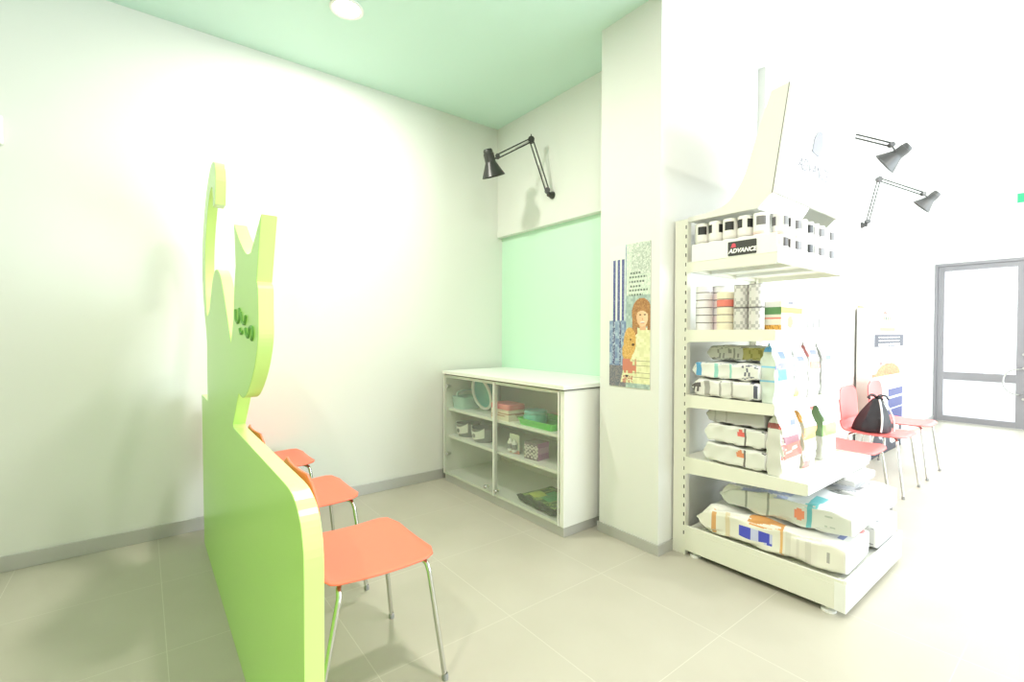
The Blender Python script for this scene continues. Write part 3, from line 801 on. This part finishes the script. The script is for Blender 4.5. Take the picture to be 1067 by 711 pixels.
def art_blue_logo(s, a, b):
    if s == 'F':
        if circ(a, b, .1, .72, .45, .06): return (110, 124, 186)
        if .24 < b < .28: return (240, 200, 160)
        if b < .2: return (226, 228, 214)
        return (244, 244, 242)
    if s == 'L': return (186, 188, 186)
    return (230, 230, 228)
GS3 = 'food bags standing on the third shelf'
bag('food_bag', .225, .075, .30, art_blue, 'standing white and blue food bag at the corner of the third shelf', GS3, (2.49, -.055, Z3), None, 0, 4)
bag('food_bag', .17, .075, .285, art_plain, 'standing white food bag with yellow-green patch, second on the third shelf', GS3, (2.485, .16, Z3), None, 0, 5)
bag('food_bag', .15, .075, .30, art_coral, 'standing white food bag with coral band, third on the third shelf', GS3, (2.485, .335, Z3), None, 0, 6)
bag('food_bag', .17, .08, .29, art_blue_logo, 'standing white food bag with blue logo, far end of third shelf', GS3, (2.485, .535, Z3), None, 0, 7)

# --------- fourth shelf
def art_lie_grey(s, a, b):
    if s in 'LR':
        if abs(math.sin(b * 15)) < .10: return (170, 168, 168)
        return (190, 189, 188)
    return (184, 183, 182)
def art_lie_frame(acc):
    def f(s, a, b):
        if s in 'LR':
            if .58 < b < .60 or .78 < b < .80: return (120, 120, 120)
            if circ(a, b, .3, .38, .5, .05): return acc
            if .30 < b < .33: return (110, 106, 104)
            return (222, 223, 216)
        if b < .06 and nz(a, b) > .1: return (60, 56, 56)
        return (224, 224, 220)
    return f
G4 = 'food bags lying on the fourth shelf'
Z4 = .551
bag('food_bag', .25, .098, .33, art_lie_frame((232, 150, 110)), 'pale food bag with an orange dot, lowest of the fourth-shelf stack', G4, (2.325, -.065, Z4), '-', 0, 11, bulge=.02, top=.93)
bag('food_bag', .24, .094, .32, art_lie_frame((230, 110, 104)), 'pale food bag with a red dot, middle of the fourth-shelf stack', G4, (2.325, -.062, Z4 + .108), '-', 0, 12, bulge=.02, top=.93)
bag('food_bag', .24, .085, .31, art_lie_grey, 'grey striped food bag, topmost of the fourth-shelf stack', G4, (2.325, -.055, Z4 + .209), '-', 0, 13, bulge=.02, top=.93)
def art_red(s, a, b):
    if s == 'F':
        if .27 < b < .50 and a > -.95: return (238, 110, 100) if not (.33 < b < .44 and nz(a, b) > .4) else (246, 200, 190)
        if .50 <= b < .62 and -.9 < a < .75: return (150, 96, 110)
        if circ(a, b, .15, .80, .3, .05): return (120, 130, 190)
        if circ(a, b, -.3, .1, .4, .05): return (196, 190, 184)
        return (240, 238, 236)
    if s == 'L':
        if .74 < b < .82: return (150, 84, 84) if a < .5 else (220, 120, 116)
        if .52 < b < .54 or .34 < b < .36: return (190, 160, 158)
        return (212, 212, 204)
    return (228, 226, 222)
def art_orange(s, a, b):
    if s == 'F':
        if .48 < b < .68: return (244, 170, 104)
        if circ(a, b, -.2, .82, .5, .05): return (150, 160, 180)
        if b < .12 and a < 0: return (220, 140, 140)
        if .3 < b < .45 and nz(a, b) > .3: return (240, 206, 160)
        return (240, 236, 228)
    if s == 'L': return (240, 180, 96) if b > .76 else (196, 190, 172)
    return (230, 226, 216)
def art_green(s, a, b):
    if s == 'F':
        if .40 < b < .62: return (150, 200, 116)
        if .75 < b < .86 and nz(a, b) > -.2: return (150, 160, 200)
        if b < .14 and a < -.3: return (170, 170, 166)
        return (240, 241, 236)
    if s == 'L': return (120, 150, 110) if b > .40 else (205, 206, 200)
    return (230, 232, 226)
GS4 = 'food bags standing on the fourth shelf'
bag('food_bag', .22, .08, .315, art_red, 'standing white and red food bag at the corner of the fourth shelf', GS4, (2.53, -.075, Z4), None, 0, 14)
bag('food_bag', .16, .08, .31, art_orange, 'standing white and orange food bag, second along the fourth shelf', GS4, (2.53, .155, Z4), None, 0, 15)
bag('food_bag', .20, .08, .315, art_green, 'standing white and green food bag at the far end of the fourth shelf', GS4, (2.53, .43, Z4), None, 0, 16)

# --------- base deck: large bags lying down
def art_big_front(s, a, b):
    if s == 'L':
        if .835 < b < .875 and abs(a) < .9: return (214, 164, 110)
        if .745 < b < .765: return (220, 206, 176)
        if .43 < b < .665 and -.45 < a < .35: return (74, 82, 196) if nz(a * .35, b * 1.3) < .35 else (196, 200, 232)
        if .36 < b < .385: return (226, 180, 120)
        if .16 < b < .36: return (214, 211, 200) if math.sin(b * 260) > 0 else (226, 223, 212)
        if .09 < b < .14 and abs(a) < .4 and nz(a, b) > .0: return (170, 168, 164)
        return (228, 226, 214)  # side base tone slightly greyer: its dim lighting is in the colour
    if s == 'F':
        if .36 < b < .62 and a < -.55: return (214, 156, 96)
        if circ(a, b, .1, .07, .4, .03): return (140, 150, 190)
        if circ(a, b, .6, .04, .25, .05): return (220, 140, 140)
        return (234, 233, 228)
    if s == 'U': return (120, 130, 170) if circ(a, 0, 0, 0, .2, 1) else (238, 238, 238)
    return (228, 227, 220)
def art_big_teal(s, a, b):
    if s == 'L':
        if circ(a, b, 0, .35, .55, .035): return (240, 150, 116)
        if .26 < b < .30: return (110, 186, 196)
        if .58 < b < .595 or .76 < b < .775: return (150, 156, 150)
        if .10 < b < .18 and abs(a) < .5 and nz(a, b) > .1: return (180, 190, 180)
        return (216, 219, 212)  # dim light on this side painted in as a greyer base
    if s == 'F':
        if .22 < b < .32 and a < .2: return (120, 196, 204)
        if .45 < b < .8 and nz(a * .5, b * .6) > -.1: return (186, 194, 226)
        return (230, 233, 236)
    return (226, 229, 228)
def art_big_grey(s, a, b):
    if s == 'L':
        if abs(math.sin(b * 22)) < .14: return (172, 170, 172)
        return (202, 201, 202)
    if s == 'F' and a < -.7 and .2 < b < .7: return (60, 62, 84)
    if nz(a * .7, b) > .6: return (180, 180, 186)
    return (230, 230, 230)
def art_big_white(s, a, b):
    if nz(a * .5, b * .6) > .72: return (160, 162, 166)
    return (236, 236, 236)
GB = 'large food bags lying on the base deck'
ZB = .151
bag('food_bag', .36, .135, .70, art_big_front, 'large cream food bag with a blue label on the base deck', GB, (2.475, -.005, ZB), '-', .03, 21, top=.91, res=1.7, bulge=.05, wr=.006)
bag('food_bag', .34, .108, .61, art_big_teal, 'large pale food bag with orange dot and teal band, on the cream bag', GB, (2.525, .05, ZB + .158), '-', .02, 22, top=.91, res=1.7, bulge=.05, wr=.006)
bag('food_bag', .36, .13, .68, art_big_white, 'large white food bag lying lowest at the far end of the base', GB, (2.49, .44, ZB), '-', 0, 23, top=.91, res=1.7, bulge=.05, wr=.006)
bag('food_bag', .34, .108, .66, art_big_white, 'large white food bag lying second from bottom, far end of the base', GB, (2.50, .43, ZB + .158), '-', -.04, 24, top=.91, res=1.7, bulge=.05, wr=.006)
bag('food_bag', .33, .045, .56, art_big_grey, 'large grey striped food bag, topmost behind the teal banded bag', GB, (2.46, .42, ZB + .292), '-', 0, 25, top=.91, res=1.7, bulge=.04, wr=.006)

# dark green flat packet in the bottom of the cabinet
def art_packet(s, a, b):
    if s == 'L' or abs(a) > .86: return (52, 66, 50)
    if circ(a, b, -.3, .72, .4, .14): return (206, 220, 120)
    if circ(a, b, .1, .45, .55, .2): return (96, 180, 120)
    return (78, 110, 70) if nz(a * .5, b * .6) > -.2 else (150, 176, 110)
o = bag('packet', .30, .045, .40, art_packet, 'dark green and yellow packet lying on the cabinet floor at the right', None, (1.19, -.42, .081), '-', math.radians(-4), 31, top=.88, bulge=.05)
o['category'] = 'packet'

# ------------------------------------------------------------------ poster on the pillar
def sheet(name, nx, nz_, w, h, th, fn, m, loc, rz=0.0, parent=None):
    """upright printed sheet: faces local -Y, x 0..w, z 0..h; fn(u, v) u left-right, v top-down"""
    bm = BM()
    V = [[bm.verts.new((w * i / nx, 0, h * j / nz_)) for i in range(nx + 1)] for j in range(nz_ + 1)]
    for j in range(nz_):
        for i in range(nx): bm.faces.new((V[j][i], V[j][i + 1], V[j + 1][i + 1], V[j + 1][i]))
    b = [bm.verts.new(p) for p in ((0, th, 0), (w, th, 0), (w, th, h), (0, th, h))]
    bm.faces.new((b[3], b[2], b[1], b[0]))
    bm.faces.new([V[0][i] for i in range(nx, -1, -1)] + [b[0], b[1]])
    bm.faces.new([V[nz_][i] for i in range(nx + 1)] + [b[2], b[3]])
    bm.faces.new([V[j][0] for j in range(nz_ + 1)] + [b[3], b[0]])
    bm.faces.new([V[j][nx] for j in range(nz_, -1, -1)] + [b[1], b[2]])
    o = obj(name, bm, m, parent); paint(o.data, lambda c, n: fn(c.x / w, 1 - c.z / h) if n.y < -.5 else (220, 220, 214))
    o.location = loc; o.rotation_euler = (0, 0, rz); return o
def mixc(a, b, t): return tuple(x + (y - x) * t for x, y in zip(a, b))
PR = random.Random(3); NOI = [[PR.random() for _ in range(64)] for _ in range(160)]
def pn(u, v, s=1.0): return NOI[int(v * 150 / s) % 160][int(u * 56 / s) % 64]
def poster(u, v):
    n = pn(u, v); n2 = pn(u, v, 3.0)
    c = None
    if u < .40 and v < .53:
        c = (230, 240, 226)
        if v > .10:
            for k in (.12, .235, .345):
                if abs(u - k) < .032: c = (88, 92, 146) if n > .25 else (120, 124, 170)
    elif u < .42:
        c = mixc((110, 130, 170), (170, 190, 206), n2)
        if abs(u - .12) < .03 or abs(u - .28) < .02: c = (86, 92, 130) if n > .3 else (180, 190, 206)
        if v > .85: c = mixc((96, 104, 120), (150, 140, 140), n)
    else:
        c = mixc((188, 204, 190), (226, 234, 220), n) if v < .36 else mixc((150, 170, 166), (186, 204, 196), n2)
        if v < .22 and u > .55: c = mixc((160, 174, 162), (226, 232, 222), n)
    # handwriting
    if .50 < u < .97 and .19 < v < .37:
        r = (v - .19) / .030
        if .30 < r - int(r) < .75 and math.sin(u * 95 + int(r) * 2.1) > -.45 and u < .78 + .16 * math.sin(int(r) * 2.0) ** 2: c = (104, 116, 108)
    # woman: long hair, face, pale jumper
    if v > .585 and u > .60 - (v - .58) * .8 and v < .97:
        c = mixc((214, 214, 168), (234, 234, 196), n2)
    if circ(u, v, .80, .485, .235, .105) or (.575 < u < .70 and .47 < v < .64 - abs(u - .64) * .25): c = mixc((150, 104, 66), (190, 140, 92), n)
    if u > .93 and .46 < v < .60: c = mixc((150, 104, 66), (180, 130, 86), n)
    if .76 < u < .90 and .55 < v < .60: c = (222, 176, 140)
    if circ(u, v, .815, .510, .135, .066):
        c = mixc((232, 184, 146), (242, 204, 168), min(1, max(0, (u - .7) * 5)))
        if v < .468 + (u - .8) ** 2 * 1.2: c = mixc((160, 112, 72), (190, 140, 94), n)
        if circ(u, v, .765, .496, .028, .0045) or circ(u, v, .875, .494, .028, .0045): c = (96, 68, 56)
        if circ(u, v, .82, .525, .018, .006): c = (212, 156, 122)
        if circ(u, v, .82, .546, .05, .006): c = (226, 224, 218)
        if circ(u, v, .82, .551, .05, .003): c = (190, 96, 90)
    # dog
    if circ(u, v, .52, .68, .15, .10) or circ(u, v, .46, .75, .13, .07): c = mixc((196, 150, 80), (226, 184, 116), n)
    if circ(u, v, .54, .665, .02, .007) or circ(u, v, .60, .70, .03, .010): c = (90, 66, 46)
    # red blanket and small print
    if .34 < u < .68 and .80 < v < .90 and n2 > .25: c = (206, 130, 110)
    if .34 < u < .60 and .92 < v < .97 and n > .5: c = (190, 130, 116)
    if u > .58 and .80 < v < .93 and abs(math.sin(v * 190)) < .22: c = (170, 166, 130)
    if circ(u, v, .45, .92, .04, .008): c = (60, 60, 66)
    return c
p = sheet('poster', 90, 220, .295, .845, .004, poster, M['paper'], (1.633, -.3445, .928))
tag(p, 'tall poster of a woman hugging a dog beside blue stripes, on the white pillar', 'poster')

# ------------------------------------------------------------------ display board by the corridor wall
def board(u, v):
    c = (243, 243, 242); n = pn(u, v)
    z = 1.49 * (1 - v)
    if u < .012 and z > .85: return (70, 70, 74)
    if .18 < u < .56 and 1.26 < z < 1.47:                                    # picture of a food bag
        if z < 1.30: return (196, 200, 90)
        if 1.37 < z < 1.405 and .22 < u < .48: return (56, 80, 56) if math.sin(u * 120) > -.3 else (214, 200, 156)
        if 1.345 < z < 1.36 and .22 < u < .46: return (150, 170, 140)
        if z > 1.43 and circ(u, z, .30, 1.445, .05, .02): return (214, 90, 70)
        if u > .53: return (170, 170, 164)
        if z < 1.44 - abs(u - .37) * .2: return (214, 196, 150)
    if .06 < u < .78 and 1.095 < z < 1.225:                                 # dark caption plate
        r = (z - 1.105) / .037
        if .3 < r - int(r) < .78 and .16 < u < .68 and math.sin(u * 150 + int(r) * 3) > -.6: return (236, 236, 240)
        return (44, 42, 54)
    if .02 < u < .82 and .80 < z < 1.03:                                    # dish of food
        if circ(u, z, .40, .80, .30, .13): return mixc((212, 96, 50), (226, 140, 90), n)
        if circ(u, z, .22, .93, .04, .02): return (130, 96, 90)
        if u > .45 and z < .98: return (224, 192, 160)
        if z < .84: return (206, 110, 72)
    if .40 < u < .78 and .30 < z < .65:                                     # blue text panel
        if abs(z - .56) < .008 or abs(z - .44) < .008: return (206, 210, 230)
        return (48, 54, 112)
    if .03 < u < .76 and z < .30:                                           # dark bottom picture
        if circ(u, z, .55, .12, .09, .05) or circ(u, z, .64, .2, .05, .1): return (214, 214, 216)
        if circ(u, z, .25, .22, .06, .06) or (.28 < u < .36 and .05 < z < .16): return (186, 186, 192)
        return (40, 40, 56)
    return c
p = sheet('display_board', 110, 130, 1.45, 1.50, .12, board, M['paper'], (2.09, 2.98, .004), PI / 2)
tag(p, 'floor-standing white display board with food pictures behind the far chairs', 'display board')
p = sheet('wall_poster', 6, 40, .22, .92, .004, lambda u, v: (226, 128, 84) if v < .28 else (236, 226, 222) if v < .40 else mixc((220, 104, 80), (226, 70, 50), v), M['paper'], (XC + .0055, 3.04, .61), PI / 2)
tag(p, 'narrow orange poster on the corridor wall, between shelving unit and display board', 'poster')

# ------------------------------------------------------------------ black bag on the far chair
bg = empty('backpack', (2.33, 2.07, .462), 'black drawstring bag with white piping lying on the middle far chair', 'bag')
bm = BM(); nr, nc = 14, 28; rings = []
rr = random.Random(5)
for i in range(nr + 1):
    t = i / nr; R = []
    ax = .128 * (1 - .80 * t ** 1.9); ay = .115 * (1 - .80 * t ** 1.9)
    for k in range(nc):
        a = 2 * PI * k / nc
        f = 1 + .08 * math.sin(7 * a + 3 * t) * (0.3 + t) + .05 * math.sin(13 * a)
        R.append(bm.verts.new((ax * f * math.cos(a) + .05 * t, ay * f * math.sin(a) - .03 * t, .265 * t - .012 * math.sin(PI * t))))
    rings.append(R)
for i in range(nr):
    for k in range(nc): bm.faces.new((rings[i][k], rings[i][(k + 1) % nc], rings[i + 1][(k + 1) % nc], rings[i + 1][k]))
bm.faces.new(rings[0][::-1]); bm.faces.new(rings[-1]); obj('body', bm, M['black_n'], bg, smooth=70)
bm = BM()
for da in (-.9, .35): tube(bm, smooth_path([((.139 * (1 - .80 * t ** 1.9)) * math.cos(da) * 1.08 + .05 * t, (.119 * (1 - .80 * t ** 1.9)) * math.sin(da) * 1.08 - .03 * t, .265 * t) for t in (.03, .2, .4, .6, .8, .98)], 4), .007, 8)
obj('piping', bm, M['white_s'], bg, smooth=60)
bm = BM()
for k in range(5):
    a = k * 1.3; tube(bm, smooth_path([(.05, -.03, .255), (.05 + .02 * math.cos(a), -.03 + .02 * math.sin(a), .285), (.05 + .055 * math.cos(a), -.03 + .055 * math.sin(a), .29), (.05 + .07 * math.cos(a + .3), -.03 + .07 * math.sin(a + .3), .262)], 4), .008, 6)
obj('drawstring_knot', bm, M['black_n'], bg, smooth=60)

# ------------------------------------------------------------------ architect lamps
def arm_lamp(base, wall_n, elbow, head, cap, rim, rimr, label, em='blackm', dz=(0, 0)):
    FW = Vector((-.787, .617, 0)); cap = Vector(cap) + FW * dz[0]; rim = Vector(rim) + FW * dz[1]
    base, wall_n, elbow, head, cap, rim = [Vector(v) for v in (base, wall_n, elbow, head, cap, rim)]
    t = empty('swing_arm_lamp', base, label, 'lamp', 'swing arm lamps')
    o = base
    L = lambda p: tuple(Vector(p) - o)
    bm = BM(); lathe(bm, [(0, 0), (.030, 0), (.030, .012), (.022, .022), (.018, .05), (0, .052)], 16, (0, 0, 0), wall_n); obj('wall_bracket', bm, M[em], t, smooth=40)
    s0 = base + wall_n * .045 + Vector((0, 0, .0)); 
    def two_rods(name, a, b, w):
        d = (b - a).normalized(); side = d.cross(Vector((0.62, 0.78, 0)).normalized() if abs(wall_n.y) < .5 else Vector((0.62, 0.78, 0)).normalized())
        view = Vector((-.787, .617, 0)); side = d.cross(view).normalized() * w
        bm = BM()
        for s in (-1, 1): tube(bm, [L(a + side * s), L(b + side * s)], .0055, 6)
        ob = obj(name, bm, M['blackm'], t, smooth=50)
        bm = BM(); p0 = a + d * (b - a).length * .08; ln = (b - a).length * .42; f, g_ = frame_of(d); pts = []
        for k in range(140):
            an = 2 * PI * k / 7; pts.append(L(p0 + side * .25 + d * (ln * k / 139) + (f * math.cos(an) + g_ * math.sin(an)) * .006))
        tube(bm, pts, .0014, 4); obj('spring', bm, M['steel'], ob, smooth=60)
    two_rods('lower_arm', s0 + (elbow - s0) * .06, elbow, .014)
    two_rods('upper_arm', elbow, head, .014)
    bm = BM(); view = Vector((-.787, .617, 0))
    for c, r in ((s0 + (elbow - s0) * .07, .022), (elbow, .026)): lathe(bm, [(0, -.016), (r, -.016), (r, .016), (0, .016)], 14, L(c), view)
    tube(bm, [L(elbow), L(elbow + Vector((0, 0, .045)))], .004, 6); tube(bm, [L(s0), L(s0 + (elbow - s0) * .09)], .008, 8)
    obj('elbow_joint', bm, M[em], t, smooth=40)
    ax = (rim - cap); ln = ax.length; ax.normalize(); neck = cap + ax * ln * .48
    bm = BM(); lathe(bm, [(0, -.016), (.018, -.016), (.018, .016), (0, .016)], 12, L(head), view); tube(bm, [L(head), L(neck)], .006, 8); obj('head_joint', bm, M[em], t, smooth=40)
    q = rimr
    bm = BM(); lathe(bm, [(0, 0), (q * .32, .004), (q * .39, .014), (q * .40, ln * .16), (q * .44, ln * .18), (q * .44, ln * .46), (q * .46, ln * .50), (q * .64, ln * .67), (q, ln), (q * .97, ln), (q * .58, ln * .66), (q * .36, ln * .5), (0, ln * .48)], 28, L(cap), ax)
    sh = obj('shade', bm, M[em], t, smooth=35)
    bm = BM(); lathe(bm, [(q * .18, ln * .48), (q * .22, ln * .6), (q * .34, ln * .74), (q * .30, ln * .84), (0, ln * .88)], 16, L(cap), ax); obj('bulb', bm, M['bulb'], sh, smooth=60)
    return t
arm_lamp((.748, 0, 2.353), (0, -1, 0), (.68, -.17, 2.774), (.60, -.44, 2.605), (.551, -.501, 2.657), (.583, -.466, 2.462), .092, 'black swing arm lamp on the back wall above the mint green panel', dz=(-.02, .035))
arm_lamp((XC, 1.75, 2.45), (1, 0, 0), (2.12, 1.50, 2.835), (2.52, 1.72, 2.63), (2.605, 1.829, 2.63), (2.455, 1.812, 2.525), .092, 'glare-greyed black swing arm lamp reaching out from behind the header of the shelving unit', 'glarem')
arm_lamp((XC, 3.14, 2.344), (1, 0, 0), (2.13, 2.985, 2.732), (2.42, 3.184, 2.564), (2.509, 3.298, 2.582), (2.385, 3.282, 2.462), .086, 'glare-greyed black swing arm lamp on the corridor wall nearest the glass door', 'glarem')

# ------------------------------------------------------------------ small fittings
dl = empty('downlight', (.775, -1.655, CG), 'round recessed downlight in the mint green ceiling', 'ceiling light')
bm = BM(); lathe(bm, [(.075, 0), (.095, 0), (.095, -.006), (.085, -.010), (.075, -.006)], 28); obj('trim_ring', bm, M['white_p'], dl, smooth=40)
bm = BM(); lathe(bm, [(0, -.004), (.075, -.004), (.075, -.001)], 28); obj('diffuser', bm, M['down'], dl)
se = empty('wall_sensor', (0, -3.205, 2.28), 'small white sensor with a dark dot high on the left wall', 'sensor')
bm = boxb(0, .03, -.05, .05, -.075, .075); obj('housing', bm, M['white_p'], se, bevel=.008)
bm = BM(); lathe(bm, [(0, .003), (.009, .003), (.009, 0)], 12, (.03, .02, .045), (1, 0, 0)); obj('indicator', bm, M['slot'], se)
ex = empty('exit_sign', (2.90, YD, 3.0), 'green emergency exit sign on the wall above the glass door', 'exit sign')
bm = boxb(-.16, .16, -.03, 0, -.07, .07); obj('housing', bm, M['white_p'], ex, bevel=.004)
def exs(u, v):
    if circ(u, v, .36, .24, .025, .06) or abs(u - .34 + (v - .5) * .12) < .03 and .32 < v < .62: return (240, 248, 240)
    if abs(v - .72) < .06 and .26 < u < .46: return (240, 248, 240)
    if .58 < u < .84 and abs(v - .5) < .06 or (.76 < u < .9 and abs(v - .5) < (.9 - u) * 1.6): return (240, 248, 240)
    return (60, 190, 130)
p = sheet('pictogram', 40, 20, .30, .12, .002, exs, M['paper'], (-.15, -.0325, -.06), 0, ex)

# ------------------------------------------------------------------ light
def area(name, loc, rot, sx, sy, power, col):
    l = bpy.data.lights.new(name, 'AREA'); l.shape = 'RECTANGLE'; l.size = sx; l.size_y = sy; l.energy = power; l.color = col
    o = bpy.data.objects.new(name, l); COL.objects.link(o); o.location = loc; o.rotation_euler = rot
    return o
P_WIN, P_DOOR, P_CEIL, W_STR, EXPO = 480, 30, 33, 1.6, 0.1
area('daylight_shop_windows', (XR + .35, 3.0, 1.5), (0, PI / 2, 0), 2.7, 6.0, P_WIN, (0.85, 0.935, 1.0))
area('daylight_door', (2.87, YD + .3, 1.15), (-PI / 2, 0, 0), 1.7, 2.1, P_DOOR, (0.85, 0.935, 1.0))
def spot(x, y, z, p):
    l = bpy.data.lights.new('downlight_and_fill', 'AREA'); l.shape = 'DISK'; l.size = .18; l.energy = p; l.color = (1.0, 0.96, 0.87)
    o = bpy.data.objects.new('downlight_and_fill', l); COL.objects.link(o); o.location = (x, y, z)
spot(.775, -1.655, CG - .015, P_CEIL)
for x, y in ((3.0, -3.6), (3.0, -1.66), (4.2, 1.2), (3.4, 3.4)): spot(x, y, (CG if x < 1.98 else CW) - .015, P_CEIL)

w = bpy.data.worlds.new('sky'); sc.world = w; w.use_nodes = True
b = w.node_tree.nodes['Background']; b.inputs['Color'].default_value = (0.95, 0.98, 1.0, 1); b.inputs['Strength'].default_value = W_STR

# ------------------------------------------------------------------ camera
cd = bpy.data.cameras.new('camera'); cam = bpy.data.objects.new('camera', cd); COL.objects.link(cam); sc.camera = cam
cd.sensor_width = 36.0; cd.lens = 491.62 / 1067 * 36.0; cd.clip_start = .05
yaw, pitch, roll = [math.radians(v) for v in (-51.89159, -1.01892, 0.12985)]
f0 = Vector((math.sin(yaw), math.cos(yaw), 0)); r0 = Vector((math.cos(yaw), -math.sin(yaw), 0)); u0 = Vector((0, 0, 1))
f = f0 * math.cos(pitch) + u0 * math.sin(pitch); u = u0 * math.cos(pitch) - f0 * math.sin(pitch)
r = r0 * math.cos(roll) + u * math.sin(roll); u2 = u * math.cos(roll) - r0 * math.sin(roll)
mw = Matrix((r, u2, -f)).transposed().to_4x4(); mw.translation = Vector((3.5445, -2.6052, 1.25)); cam.matrix_world = mw

vs = sc.view_settings; vs.view_transform = 'Standard'; vs.look = 'None'; vs.gamma = 1.0; vs.exposure = EXPO; vs.use_curve_mapping = False
sc.cycles.max_bounces = 10; sc.cycles.diffuse_bounces = 6; sc.cycles.transparent_max_bounces = 12
sc.cycles.use_denoising = True
sc.cycles.caustics_reflective = False; sc.cycles.caustics_refractive = False
